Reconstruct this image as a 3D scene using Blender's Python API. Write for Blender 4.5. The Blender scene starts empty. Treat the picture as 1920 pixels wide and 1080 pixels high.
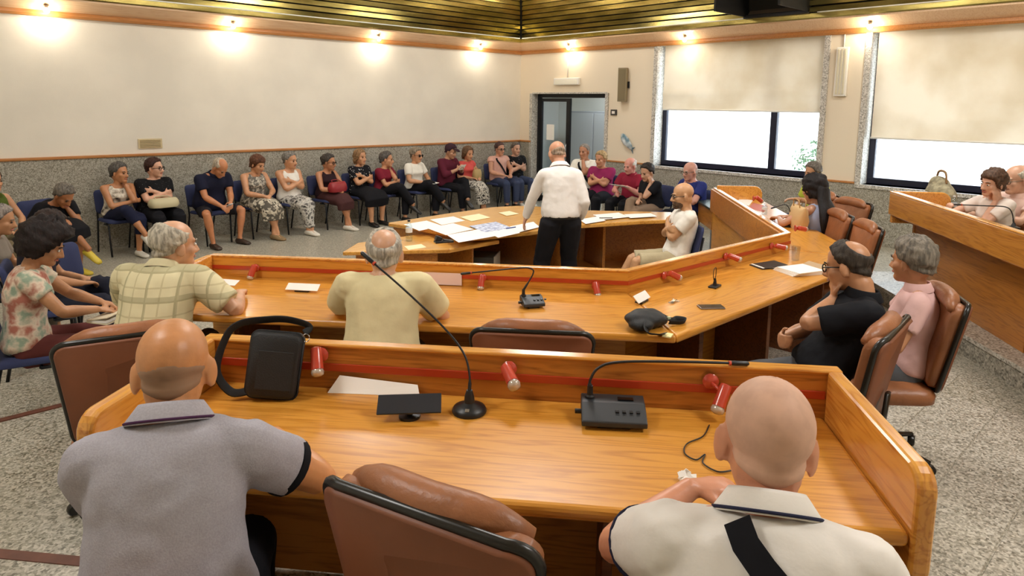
import bpy, math, random
import numpy as np
from mathutils import Matrix, Vector
random.seed(7); rng = np.random.RandomState(5)
R = math.radians
SC = bpy.context.scene
COL = SC.collection

# ------------------------------------------------------------------ camera, sky, exposure
F_PX, PP_Y, YAW, PITCH, ROLL, CAM_H = 1264.54, 370.0, 0.82083298, 0.13753843, 0.01272358, 2.1
def cam_axes():
    f = np.array([math.cos(YAW)*math.cos(PITCH), math.sin(YAW)*math.cos(PITCH), -math.sin(PITCH)])
    r = np.array([math.sin(YAW), -math.cos(YAW), 0.])
    u = np.cross(r, f)
    c, s = math.cos(ROLL), math.sin(ROLL)
    return c*r+s*u, -s*r+c*u, f
_r, _u, _f = cam_axes()
cam = bpy.data.cameras.new('camera'); cam_ob = bpy.data.objects.new('camera', cam); COL.objects.link(cam_ob)
m = Matrix.Identity(4)
for i in range(3):
    m[i][0], m[i][1], m[i][2] = _r[i], _u[i], -_f[i]
m[2][3] = CAM_H
cam_ob.matrix_world = m
cam.sensor_width = 36.0; cam.lens = F_PX/1920*36.0; cam.shift_y = -(540-PP_Y)/1920
cam.clip_start = 0.05; cam.clip_end = 200
SC.camera = cam_ob
SC.view_settings.view_transform = 'Standard'; SC.view_settings.look = 'None'
SC.view_settings.gamma = 1.0; SC.view_settings.use_curve_mapping = False
SC.view_settings.exposure = 0.0
SC.cycles.use_denoising = True
SC.cycles.max_bounces = 8; SC.cycles.diffuse_bounces = 5; SC.cycles.glossy_bounces = 4
SC.cycles.transparent_max_bounces = 12; SC.cycles.caustics_reflective = False; SC.cycles.caustics_refractive = False
SC.cycles.sample_clamp_indirect = 6.0
W = bpy.data.worlds.new('world'); SC.world = W; W.use_nodes = True
W.node_tree.nodes['Background'].inputs[0].default_value = (0.93, 0.97, 1.0, 1)
W.node_tree.nodes['Background'].inputs[1].default_value = 9.0
FILL_LAMP_W = 85.0  # base power of the added, unseen overhead fill lamps
SPOT_W = 9.0

def px_ray(x, y):
    return (x-960)/F_PX*_r - (y-PP_Y)/F_PX*_u + _f
def at(x, y, z):
    d = px_ray(x, y); k = (z-CAM_H)/d[2]
    return np.array([d[0]*k, d[1]*k, z])

# ------------------------------------------------------------------ materials
def lin(c):
    if isinstance(c, str):
        c = [int(c[i:i+2], 16)/255 for i in (0, 2, 4)]
    return tuple((v/12.92 if v <= .04045 else ((v+.055)/1.055)**2.4) for v in c)
MATS = {}
def mat(name, col, rough=.6, metal=0, spec=.5, coat=0, bump=0, bscale=60, var=0, vscale=4, trans=0, emit=0, stretch=None, col2=None, alpha=1.0):
    if name in MATS: return MATS[name]
    M = bpy.data.materials.new(name); M.use_nodes = True; MATS[name] = M
    nt = M.node_tree; b = nt.nodes['Principled BSDF']; L = nt.links
    c = lin(col)
    b.inputs['Base Color'].default_value = (*c, 1); b.inputs['Roughness'].default_value = rough
    b.inputs['Metallic'].default_value = metal; b.inputs['Specular IOR Level'].default_value = spec
    b.inputs['Coat Weight'].default_value = coat; b.inputs['Coat Roughness'].default_value = .12
    b.inputs['Transmission Weight'].default_value = trans; b.inputs['Alpha'].default_value = alpha
    if emit:
        b.inputs['Emission Color'].default_value = (*c, 1); b.inputs['Emission Strength'].default_value = emit
    if bump or var:
        tc = nt.nodes.new('ShaderNodeTexCoord'); src = tc.outputs['Object']
        if stretch:
            mp = nt.nodes.new('ShaderNodeMapping'); mp.inputs['Scale'].default_value = stretch
            L.new(src, mp.inputs[0]); src = mp.outputs[0]
        if var:
            n = nt.nodes.new('ShaderNodeTexNoise'); n.inputs['Scale'].default_value = vscale; n.inputs['Detail'].default_value = 5
            L.new(src, n.inputs['Vector'])
            r = nt.nodes.new('ShaderNodeValToRGB'); c2 = lin(col2) if col2 else tuple(v*(1-var) for v in c)
            r.color_ramp.elements[0].color = (*c2, 1); r.color_ramp.elements[1].color = (*tuple(min(1, v*(1+var*.5)) for v in c), 1)
            r.color_ramp.elements[0].position = .38; r.color_ramp.elements[1].position = .62
            L.new(n.outputs['Fac'], r.inputs[0]); L.new(r.outputs[0], b.inputs['Base Color'])
        if bump:
            n2 = nt.nodes.new('ShaderNodeTexNoise'); n2.inputs['Scale'].default_value = bscale; n2.inputs['Detail'].default_value = 3
            L.new(src, n2.inputs['Vector'])
            bp = nt.nodes.new('ShaderNodeBump'); bp.inputs['Strength'].default_value = bump; bp.inputs['Distance'].default_value = .01
            L.new(n2.outputs['Fac'], bp.inputs['Height']); L.new(bp.outputs[0], b.inputs['Normal'])
    return M
def nodes_of(M):
    return M.node_tree, M.node_tree.nodes['Principled BSDF'], M.node_tree.links
def wood(name, base, dark, rough=.28, coat=.35, scale=1.0, axis=0):
    if name in MATS: return MATS[name]
    M = mat(name, base, rough, coat=coat); nt, b, L = nodes_of(M)
    tc = nt.nodes.new('ShaderNodeTexCoord'); mp = nt.nodes.new('ShaderNodeMapping')
    s = [14*scale]*3; s[axis] = 1.1*scale; mp.inputs['Scale'].default_value = s
    L.new(tc.outputs['Object'], mp.inputs[0])
    n = nt.nodes.new('ShaderNodeTexNoise'); n.inputs['Scale'].default_value = 1.0; n.inputs['Detail'].default_value = 3; n.inputs['Distortion'].default_value = .6
    L.new(mp.outputs[0], n.inputs['Vector'])
    mul = nt.nodes.new('ShaderNodeMath'); mul.operation = 'MULTIPLY'; mul.inputs[1].default_value = 7.0
    L.new(n.outputs['Fac'], mul.inputs[0])
    fr = nt.nodes.new('ShaderNodeMath'); fr.operation = 'PINGPONG'; fr.inputs[1].default_value = .5
    L.new(mul.outputs[0], fr.inputs[0])
    fine = nt.nodes.new('ShaderNodeTexNoise'); fine.inputs['Scale'].default_value = 6.0; fine.inputs['Detail'].default_value = 6
    L.new(mp.outputs[0], fine.inputs['Vector'])
    add = nt.nodes.new('ShaderNodeMath'); add.operation = 'MULTIPLY_ADD'; add.inputs[1].default_value = 1.1; 
    L.new(fr.outputs[0], add.inputs[0]); L.new(fine.outputs['Fac'], add.inputs[2])
    r = nt.nodes.new('ShaderNodeValToRGB')
    r.color_ramp.elements[0].position = .35; r.color_ramp.elements[0].color = (*lin(dark), 1)
    r.color_ramp.elements[1].position = .85; r.color_ramp.elements[1].color = (*lin(base), 1)
    L.new(add.outputs[0], r.inputs[0]); L.new(r.outputs[0], b.inputs['Base Color'])
    return M
def granite(name, stops, rough=.35, scale=70, spec=.5):
    if name in MATS: return MATS[name]
    M = mat(name, stops[0], rough, spec=spec); nt, b, L = nodes_of(M)
    tc = nt.nodes.new('ShaderNodeTexCoord')
    v = nt.nodes.new('ShaderNodeTexVoronoi'); v.inputs['Scale'].default_value = scale
    L.new(tc.outputs['Object'], v.inputs['Vector'])
    sep = nt.nodes.new('ShaderNodeSeparateColor'); L.new(v.outputs['Color'], sep.inputs[0])
    n = nt.nodes.new('ShaderNodeTexNoise'); n.inputs['Scale'].default_value = scale*.35; n.inputs['Detail'].default_value = 4
    L.new(tc.outputs['Object'], n.inputs['Vector'])
    mx = nt.nodes.new('ShaderNodeMath'); mx.operation = 'MULTIPLY_ADD'; mx.inputs[1].default_value = .5
    L.new(sep.outputs[0], mx.inputs[0])
    h = nt.nodes.new('ShaderNodeMath'); h.operation = 'MULTIPLY'; h.inputs[1].default_value = .5; L.new(n.outputs['Fac'], h.inputs[0]); L.new(h.outputs[0], mx.inputs[2])
    r = nt.nodes.new('ShaderNodeValToRGB'); r.color_ramp.interpolation = 'LINEAR'
    el = r.color_ramp.elements
    while len(el) < len(stops): el.new(.5)
    for i, c in enumerate(stops):
        el[i].position = .22+.5*i/(len(stops)-1); el[i].color = (*lin(c), 1)
    L.new(mx.outputs[0], r.inputs[0]); L.new(r.outputs[0], b.inputs['Base Color'])
    return M
def thin_glass(name, tint=(.9, .95, 1.0), refl=.08):
    if name in MATS: return MATS[name]
    M = bpy.data.materials.new(name); M.use_nodes = True; MATS[name] = M
    nt = M.node_tree; nt.nodes.clear(); o = nt.nodes.new('ShaderNodeOutputMaterial')
    t = nt.nodes.new('ShaderNodeBsdfTransparent'); t.inputs[0].default_value = (*tint, 1)
    g = nt.nodes.new('ShaderNodeBsdfGlossy'); g.inputs['Roughness'].default_value = .03
    mx = nt.nodes.new('ShaderNodeMixShader'); mx.inputs[0].default_value = refl
    nt.links.new(t.outputs[0], mx.inputs[1]); nt.links.new(g.outputs[0], mx.inputs[2]); nt.links.new(mx.outputs[0], o.inputs[0])
    return M

# ------------------------------------------------------------------ mesh building
def vec(*a): return np.array(a, float)
def unit(v):
    v = np.asarray(v, float); n = np.linalg.norm(v)
    return v/n if n > 1e-9 else vec(0, 0, 1)
def rotm(axis, deg):
    a = unit(axis); t = R(deg); K = np.array([[0, -a[2], a[1]], [a[2], 0, -a[0]], [-a[1], a[0], 0]])
    return np.eye(3)+math.sin(t)*K+(1-math.cos(t))*(K@K)
class MB:
    def __init__(s): s.v = []; s.f = []
    def _add(s, vs, fs):
        o = len(s.v); s.v += [tuple(map(float, p)) for p in vs]; s.f += [tuple(i+o for i in f) for f in fs]
        return s
    def box(s, c, size, rot=None):
        h = np.asarray(size, float)/2; Rm = np.eye(3) if rot is None else rot
        vs = [np.asarray(c, float)+Rm@(h*vec(x, y, z)) for x in (-1, 1) for y in (-1, 1) for z in (-1, 1)]
        return s._add(vs, [(0, 1, 3, 2), (4, 6, 7, 5), (0, 4, 5, 1), (2, 3, 7, 6), (0, 2, 6, 4), (1, 5, 7, 3)])
    def span(s, a, b):
        a = np.asarray(a, float); b = np.asarray(b, float); return s.box((a+b)/2, np.abs(b-a))
    def prism(s, poly, z0, z1):
        n = len(poly)
        A = sum(poly[i][0]*poly[(i+1) % n][1]-poly[(i+1) % n][0]*poly[i][1] for i in range(n))
        if A < 0: poly = poly[::-1]
        vs = [(x, y, z0) for x, y in poly]+[(x, y, z1) for x, y in poly]
        fs = [tuple(range(n))[::-1], tuple(range(n, 2*n))]+[(i, (i+1) % n, n+(i+1) % n, n+i) for i in range(n)]
        return s._add(vs, fs)
    def extrude(s, poly3, d):
        n = len(poly3); P = [np.asarray(p, float) for p in poly3]; d = np.asarray(d, float)
        nn = sum((np.cross(P[i], P[(i+1) % n]) for i in range(n)), np.zeros(3))
        if nn@d < 0: P = P[::-1]
        fs = [tuple(range(n))[::-1], tuple(range(n, 2*n))]+[(i, (i+1) % n, n+(i+1) % n, n+i) for i in range(n)]
        return s._add(P+[p+d for p in P], fs)
    def loft(s, rings, n=14, power=2.0, cap=True):
        vs = []; fs = []
        for (c, ax, ay) in rings:
            for k in range(n):
                t = 2*math.pi*k/n; ct, st = math.cos(t), math.sin(t)
                if power != 2.0:
                    ct = math.copysign(abs(ct)**(2/power), ct); st = math.copysign(abs(st)**(2/power), st)
                vs.append(np.asarray(c)+ct*np.asarray(ax)+st*np.asarray(ay))
        m_ = len(rings)
        for i in range(m_-1):
            for k in range(n):
                a = i*n+k; b = i*n+(k+1) % n; fs.append((a, b, b+n, a+n))
        if cap:
            fs.append(tuple(range(n))[::-1]); fs.append(tuple(range((m_-1)*n, m_*n)))
        return s._add(vs, fs)
    def tube(s, pts, rad, n=10, cap=True, up=None):
        P = [np.asarray(p, float) for p in pts]; N = len(P)
        if not hasattr(rad, '__len__'): rad = [rad]*N
        T = [unit(P[min(i+1, N-1)]-P[max(i-1, 0)]) for i in range(N)]
        x = np.cross(T[0], vec(0, 0, 1) if abs(T[0][2]) < .9 else vec(0, 1, 0)) if up is None else np.asarray(up, float)
        rings = []
        for i in range(N):
            x = x-(x@T[i])*T[i]; x = unit(x); y = np.cross(T[i], x)
            r = rad[i]; rx, ry = r if hasattr(r, '__len__') else (r, r)
            rings.append((P[i], x*rx, y*ry))
        return s.loft(rings, n, cap=cap)
    def capsule(s, a, b, r0, r1, n=10):
        a = np.asarray(a, float); b = np.asarray(b, float); d = unit(b-a)
        pts = [a-d*r0*.98, a-d*r0*.8, a-d*r0*.45, a, b, b+d*r1*.45, b+d*r1*.8, b+d*r1*.98]
        rr = [r0*.15, r0*.6, r0*.9, r0, r1, r1*.9, r1*.6, r1*.15]
        return s.tube(pts, rr, n)
    def ell(s, c, r, rot=None, nu=14, nv=9):
        Rm = np.eye(3) if rot is None else rot; r = np.asarray(r, float); c = np.asarray(c, float)
        vs = [c+Rm@(r*vec(0, 0, -1))]
        for j in range(1, nv):
            p = -math.pi/2+math.pi*j/nv
            for k in range(nu):
                t = 2*math.pi*k/nu; vs.append(c+Rm@(r*vec(math.cos(p)*math.cos(t), math.cos(p)*math.sin(t), math.sin(p))))
        vs.append(c+Rm@(r*vec(0, 0, 1)))
        fs = [(0, 1+(k+1) % nu, 1+k) for k in range(nu)]
        for j in range(nv-2):
            for k in range(nu):
                a = 1+j*nu+k; b = 1+j*nu+(k+1) % nu; fs.append((a, b, b+nu, a+nu))
        o = 1+(nv-2)*nu; fs += [(o+k, o+(k+1) % nu, len(vs)-1) for k in range(nu)]
        return s._add(vs, fs)
    def lathe(s, prof, n=20, c=(0, 0, 0), rot=None):
        Rm = np.eye(3) if rot is None else rot
        rings = [(np.asarray(c, float)+Rm@vec(0, 0, z), Rm@vec(r, 0, 0), Rm@vec(0, r, 0)) for r, z in prof]
        return s.loft(rings, n)
    def mesh(s, name):
        me = bpy.data.meshes.new(name); me.from_pydata(s.v, [], s.f); me.update(); return me
    def build(s, name, material, parent=None, smooth=False, bevel=0, seg=2, sub=0, angle=40):
        me = s.mesh(name); o = bpy.data.objects.new(name, me); COL.objects.link(o)
        if material: me.materials.append(material)
        if parent: o.parent = parent
        if smooth is True: me.polygons.foreach_set('use_smooth', [True]*len(me.polygons))
        elif smooth == 'auto':
            me.polygons.foreach_set('use_smooth', [True]*len(me.polygons))
            sharp_edges(me, angle)
        if bevel:
            b = o.modifiers.new('b', 'BEVEL'); b.width = bevel; b.segments = seg; b.limit_method = 'ANGLE'; b.angle_limit = R(35)
            BAKE.append(o)
        if sub:
            b = o.modifiers.new('s', 'SUBSURF'); b.levels = sub; b.render_levels = sub
            if o not in BAKE: BAKE.append(o)
        return o
BAKE = []
def sharp_edges(me, deg):
    import bmesh
    bm = bmesh.new(); bm.from_mesh(me)
    for e in bm.edges:
        e.smooth = not (len(e.link_faces) == 2 and e.calc_face_angle(0) > R(deg))
    bm.to_mesh(me); bm.free()
def bake():
    if not BAKE: return
    dg = bpy.context.evaluated_depsgraph_get(); dg.update()
    new = [(o, bpy.data.meshes.new_from_object(o.evaluated_get(dg))) for o in BAKE]
    for o, me in new:
        nm = o.data.name; old = o.data; o.modifiers.clear(); o.data = me
        bpy.data.meshes.remove(old); me.name = nm
    BAKE.clear()
def tag(o, label=None, cat=None, group=None, kind=None):
    if label: o['label'] = label
    if cat: o['category'] = cat
    if group: o['group'] = group
    if kind: o['kind'] = kind
    return o
def empty(name, loc, rz=0, label=None, cat=None, group=None, kind=None):
    o = bpy.data.objects.new(name, None); COL.objects.link(o); o.empty_display_size = .1
    o.location = tuple(map(float, loc)); o.rotation_euler = (0, 0, rz)
    return tag(o, label, cat, group, kind)
def copy_tree(o, parent=None):
    c = o.copy(); COL.objects.link(c)
    if parent: c.parent = parent
    for ch in o.children: copy_tree(ch, c)
    return c
def structure(name, mb, m_, bevel=0, parent=None, smooth=False):
    o = mb.build(name, m_, parent, bevel=bevel, smooth=smooth)
    if parent is None: o['kind'] = 'structure'
    return o

# ------------------------------------------------------------------ the room
XB, YA = 10.25, 10.77
XL, YR = -3.2, -3.2          # walls behind the camera
T1, T2 = .17, .34
CEIL = 4.75
M_fab = mat('cream_fabric', 'e8e1d2', .85, bump=.1, bscale=120, var=.06, vscale=1.2)
M_gran = granite('granite_dado', ['6a6656', '8f8a7c', 'a39e90', 'bab5a8'], .4, 110)
M_floor = granite('granite_floor', ['666252', '95907f', 'aca696', 'c5bfb0'], .3, 95)
M_white = mat('white_paint', 'eeeae0', .5)
M_black = mat('black_metal', '14151a', .4, metal=.3)
M_rail = wood('rail_wood', 'b87c44', 'a46a34', .35, .2)
M_oak = wood('oak', 'd3933a', 'b67422', .30, .12)
M_oak_d = wood('oak_shadow', 'c07c34', '935820', .3, .3)  # deeper oak tone for desk screen and outer fascia
M_oak_v = wood('oak_upright', 'b87434', '8f5222', .3, .3, axis=2)
M_brass = mat('brass_slat', 'bfac66', .24, metal=.9, var=.25, vscale=1.6, bump=.05, bscale=3, stretch=(1, 1, 5), col2='948448')
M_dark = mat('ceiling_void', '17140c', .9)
M_pinkwood = wood('pale_wood', 'e8c49c', 'dcb088', .35, .2)

# floors: three levels, tiers toward the camera
lvl0 = MB().prism([(XL, 4.93), (1.45, 4.93), (1.62, 4.80), (3.44, 2.63), (5.55, 2.57), (7.84, 4.62), (8.2, 4.1), (10.9, 4.1), (10.9, 11), (XL, 11)], -.1, 0)
structure('floor', lvl0, M_floor)
t1 = [(XL, 4.93), (1.45, 4.93), (1.62, 4.80), (3.44, 2.63), (5.55, 2.57), (7.84, 4.62), (8.2, 4.1), (10.25, 4.1), (10.25, YR), (XL, YR)]
floor1 = structure('floor', MB().prism(t1, -.1, T1-.004), M_floor)
d1u, d1n = vec(.652, -.758), vec(.758, .652)
D1O = vec(.82, 2.44)
pL = vec(.42, 2.89); pA = pL-d1u*6; pB = D1O+d1u*2.19+d1n*.05
pC = pB-d1n*.70
t2 = [tuple(pA), tuple(pB), tuple(pC), (1.0, -2.0), (1.0, YR), (XL, YR)]
structure('floor', MB().prism(t2, T1-.05, T2), M_floor)
# coloured nosing strips along the tier edges
M_strip = mat('red_brown_strip', '6e4334', .5, var=.2, vscale=9)
e = MB(); e.span((XL, 4.93-.05, T1-.02), (1.45, 4.93, T1+.004)); structure('trim_1', e, M_strip)
e = MB(); q = unit(np.append(d1u, 0)); a = np.append(pA, T2); b_ = np.append(D1O-d1u*.1+d1n*.06, T2)
ang = math.atan2(d1u[1], d1u[0])
e = MB().box((np.append(pA+(pL+d1u*.45-pA)/2, T2-.008))-np.append(d1n*.03, 0), (np.linalg.norm(pL+d1u*.45-pA), .05, .024), rotm((0, 0, 1), math.degrees(ang)))
structure('trim_2', e, M_strip)
# granite tiles of the aisle to the right of the desks (joints recessed)
M_tile = granite('granite_tile', ['6b675a', '9d9788', 'b6b0a2', 'd0cabc'], .28, 95)
M_tile_l = granite('granite_tile_warm', ['57523f', '938b72', 'b5ad93', 'd2cbb2'], .28, 60)
tile_me = {}
def tile(x0, x1, y0, y1, z, parent, m_):
    key = (round(x1-x0, 3), round(y1-y0, 3), m_.name)
    if key not in tile_me:
        w, h = (x1-x0)/2-.003, (y1-y0)/2-.003; c = .004
        mb = MB().loft([(vec(0, 0, 0), vec(w, 0, 0), vec(0, h, 0))], 4, cap=False)
        mb = MB(); mb._add([(-w, -h, -.02), (w, -h, -.02), (w, h, -.02), (-w, h, -.02), (-w, -h, -.002), (w, -h, -.002), (w, h, -.002), (-w, h, -.002),
                            (-w+c, -h+c, .002), (w-c, -h+c, .002), (w-c, h-c, .002), (-w+c, h-c, .002)],
                           [(0, 1, 5, 4), (1, 2, 6, 5), (2, 3, 7, 6), (3, 0, 4, 7), (4, 5, 9, 8), (5, 6, 10, 9), (6, 7, 11, 10), (7, 4, 8, 11), (8, 9, 10, 11)])
        me = mb.mesh('tile'); me.materials.append(m_); tile_me[key] = me
    o = bpy.data.objects.new('tile', tile_me[key]); COL.objects.link(o)
    o.location = ((x0+x1)/2, (y0+y1)/2, z); o.parent = parent
    return o
TS = .335
for i in range(9):
    for j in range(13):
        x0 = 2.66+i*TS*1.5; y0 = .875-TS*5+j*TS
        if i > 6 and j > 9: continue
        # keep clear of the raised bench step
        cx, cy = x0+TS*.75, y0+TS/2
        dd = unit(vec(.72, .69)); nrm = vec(-dd[1], dd[0])
        if (vec(cx+TS*.75, cy-TS/2)-vec(6.27, 1.43))@nrm < .02: continue
        nrm2 = d1n
        if (vec(cx-TS*.75, cy-TS/2)-pB)@vec(*d1u) < 0.02 and (vec(x0, y0+TS)-pB)@d1n < 0.1 and False: continue
        tile(x0, x0+TS*1.5, y0, y0+TS, T1, floor1, M_tile)
# walls
M_wall2 = mat('cream_plaster', 'eadcc4', .8, bump=.05, bscale=90)
structure('wall_left', MB().span((XL-.2, YA, -.1), (XB+.3, YA+.2, CEIL+.1)), M_fab)
structure('wall_back', MB().span((XL-.2, YR-.2, -.1), (XL, YA, CEIL+.1)), M_fab)
wr = MB().span((XL, YR-.2, -.1), (XB+.3, YR, CEIL+.1)); structure('wall_front', wr, M_fab)
# wall with windows (x = XB): built around the openings
DY0, DY1, DZ = 8.36, 10.40, 2.33
W1 = (4.27, 7.23, 1.03, 3.16); W2 = (.70, 3.66, 1.02, 3.16)
WX = XB+.32
wb = MB()
def wpanel(y0, y1, z0, z1): wb.span((XB, y0, z0), (WX, y1, z1))
wpanel(DY1, YA+.2, -.1, CEIL); wpanel(DY0, DY1, DZ, CEIL); wpanel(W1[1], DY0, -.1, CEIL)
wpanel(W1[0], W1[1], -.1, W1[2]); wpanel(W1[0], W1[1], W1[3], CEIL); wpanel(W2[1], W1[0], -.1, CEIL)
wpanel(W2[0], W2[1], -.1, W2[2]); wpanel(W2[0], W2[1], W2[3], CEIL); wpanel(YR, W2[0], -.1, CEIL)
structure('wall_right', wb, M_wall2)
# granite dado slabs, wooden rail
g = MB().span((XL, YA-.03, 0), (XB, YA, 1.285)); structure('trim_3', g, M_gran)
g = MB().span((XB-.03, DY1, 0), (XB, YA-.03, 1.285)); structure('trim_4', g, M_gran)
g = MB().span((XB-.03, W1[1], 0), (XB, DY0-.04, 1.02)); g.span((XB-.03, W1[0], 0), (XB, W1[1], 1.0)); g.span((XB-.03, W2[1], 0), (XB, W1[0], 1.02)); g.span((XB-.03, W2[0], 0), (XB, W2[1], 1.0)); g.span((XB-.03, YR, 0), (XB, W2[0], 1.02))
structure('trim_5', g, M_gran)
structure('trim_6', MB().span((XL, YA-.05, 1.285), (XB, YA, 1.325)), M_rail, bevel=.01)
structure('trim_7', MB().span((XB-.05, DY1, 1.285), (XB, YA-.05, 1.325)), M_rail, bevel=.01)
g = MB().span((XB-.045, W1[1]+.02, 1.02), (XB, DY0-.04, 1.05)); g.span((XB-.045, W2[1]+.06, 1.02), (XB, W1[0]-.06, 1.05)); structure('trim_8', g, M_rail, bevel=.008)
# granite surrounds of the openings
M_reveal = granite('granite_reveal', ['8b867c', 'b1aca2', 'c9c4ba', 'dedad2'], .4, 75)
g = MB()
for (y0, y1, z0, z1) in (W1, W2):
    g.span((XB-.035, y1-.02, z0-.03), (WX, y1+.06, z1)); g.span((XB-.035, y0-.06, z0-.03), (WX, y0+.02, z1))
    g.span((XB-.05, y0-.05, z0-.05), (WX, y1+.05, z0))
g.span((XB-.035, DY1-.02, 0), (XB+.25, DY1+.05, DZ)); g.span((XB-.035, DY0-.05, 0), (XB+.25, DY0+.02, DZ)); g.span((XB-.01, DY0, DZ-.01), (XB+.25, DY1, DZ+.02))
structure('trim_9', g, M_reveal)
# windows: aluminium frames, panes
M_pane = thin_glass('window_glass')
M_frame = mat('dark_frame', '1d1f33', .35, metal=.2)
def window(name, y0, y1, z0, z1, mull):
    fx = XB+.20
    f = MB(); t = .085
    f.span((fx, y0+.02, z0), (fx+.06, y1-.02, z0+.09)); f.span((fx, y0+.02, z1-.08), (fx+.06, y1-.02, z1))
    f.span((fx, y0+.02, z0+.09), (fx+.06, y0+.02+t, z1-.08)); f.span((fx, y1-.02-t, z0+.09), (fx+.06, y1-.02, z1-.08))
    for ym in mull: f.span((fx-.005, ym-.055, z0+.09), (fx+.065, ym+.055, z1-.08))
    o = structure(name, f, M_frame, bevel=.004)
    ys = [y0+.02+t]+sorted(mull)+[y1-.02-t]
    for a, b in zip(ys[:-1], ys[1:]): MB().span((fx+.027, a, z0+.09), (fx+.033, b, z1-.08)).build('pane', M_pane, o)
window('window_1', *W1, [5.10]); window('window_2', *W2, [1.55])
# roller blinds
def blind_mat(name):
    M = mat(name, 'dfcbaa', .9); nt, b, L = nodes_of(M)
    tc = nt.nodes.new('ShaderNodeTexCoord'); n = nt.nodes.new('ShaderNodeTexNoise'); n.inputs['Scale'].default_value = 1.3; n.inputs['Detail'].default_value = 6
    L.new(tc.outputs['Object'], n.inputs['Vector']); r = nt.nodes.new('ShaderNodeValToRGB')
    r.color_ramp.elements[0].position = .3; r.color_ramp.elements[0].color = (*lin('dccfb8'), 1); r.color_ramp.elements[1].position = .62; r.color_ramp.elements[1].color = (*lin('f0e8da'), 1)
    L.new(n.outputs['Fac'], r.inputs[0]); L.new(r.outputs[0], b.inputs['Base Color'])
    t = nt.nodes.new('ShaderNodeBsdfTranslucent'); L.new(r.outputs[0], t.inputs[0]); mx = nt.nodes.new('ShaderNodeMixShader'); mx.inputs[0].default_value = .34
    out = nt.nodes['Material Output']; L.new(b.outputs[0], mx.inputs[1]); L.new(t.outputs[0], mx.inputs[2]); L.new(mx.outputs[0], out.inputs[0])
    return M
M_blind = blind_mat('blind_cloth')
def blind(y0, y1, zb, label):
    root = empty('roller_blind', (XB+.08, (y0+y1)/2, zb), 0, label, 'blind', 'roller blinds of the side windows')
    w = (y1-y0)/2; h = 3.16-zb; nx, nz = 40, 24; mb = MB(); vs = []; fs = []
    ph = y0
    for sgn in (0, 1):
        for j in range(nz+1):
            for i in range(nx+1):
                y = -w+2*w*i/nx; z = h*j/nz
                d = .010*math.sin(y*2.1+ph+z*1.3)*(1-z/h)+.006*math.sin(y*7+z*3+ph)*(1-z/h)+.012*math.exp(-((z-.27)/.05)**2)*(1+.5*math.sin(y*3+ph))
                vs.append((-d+(.003 if sgn else 0), y, z))
    N = (nx+1)*(nz+1)
    for j in range(nz):
        for i in range(nx):
            a = j*(nx+1)+i; fs.append((a, a+nx+1, a+nx+2, a+1)); fs.append((N+a, N+a+1, N+a+nx+2, N+a+nx+1))
    mb._add(vs, fs); mb.build('blind_cloth', M_blind, root, smooth=True)
    MB().tube([(-.005, -w, -.012), (-.005, w, -.012)], .014, 8).build('bottom_bar', M_white, root, smooth=True)
blind(W1[0]+.06, W1[1]-.10, 2.05, 'plain beige roller blind half lowered over the window beside the door')
blind(W2[0]+.03, W2[1]-.07, 1.70, 'plain beige roller blind lowered further, over the window beside the raised bench')
# door
M_grey = mat('grey_panel', '8b8f92', .5)
fx = XB+.14
dr = MB(); dr.span((fx, DY0+.02, DZ-.09), (fx+.07, DY1-.02, DZ-.01))
dr.span((fx, DY1-.10, 0), (fx+.07, DY1-.02, DZ-.09)); dr.span((fx, DY0+.02, 0), (fx+.07, DY0+.07, DZ-.09))
door = structure('door_1', dr, M_black, bevel=.004)
YM = 9.42
lf = MB(); lf.span((fx+.01, YM+.02, .02), (fx+.055, YM+.13, DZ-.1)); lf.span((fx+.01, DY1-.15, .02), (fx+.055, DY1-.10, DZ-.1)); lf.span((fx+.01, YM+.13, DZ-.17), (fx+.055, DY1-.15, DZ-.1)); lf.span((fx+.01, YM+.13, .02), (fx+.055, DY1-.15, .14))
l1 = lf.build('door_leaf', M_black, door, bevel=.003)
MB().span((fx+.028, YM+.13, .14), (fx+.034, DY1-.15, DZ-.17)).build('door_glass', M_pane, l1)
MB().tube([(fx-.03, YM+.07, .95), (fx-.05, YM+.07, 1.0), (fx-.05, YM+.07, 1.25), (fx-.03, YM+.07, 1.3)], .012, 8).build('door_handle', mat('steel', 'b8babc', .25, metal=1), l1, smooth=True)
# second leaf swung out into the corridor
a = R(72); cx, cy = fx+.03, DY0+.07; lw = YM-.03-cy
def sw(u, z, th=0): return (cx+math.sin(a)*u+math.cos(a)*th, cy+math.cos(a)*u-math.sin(a)*th, z)
l2m = MB()
for (u0, u1, z0, z1) in ((0, .07, .02, DZ-.1), (lw-.1, lw, .02, DZ-.1), (.07, lw-.1, .02, .14), (.07, lw-.1, DZ-.17, DZ-.1)):
    l2m.extrude([sw(u0, z0), sw(u1, z0), sw(u1, z1), sw(u0, z1)], (math.cos(a)*.045, -math.sin(a)*.045, 0))
l2 = l2m.build('door_leaf', M_black, door)
MB().extrude([sw(.07, .14, .02), sw(lw-.1, .14, .02), sw(lw-.1, DZ-.17, .02), sw(.07, DZ-.17, .02)], (math.cos(a)*.006, -math.sin(a)*.006, 0)).build('door_glass', M_pane, l2)
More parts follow.
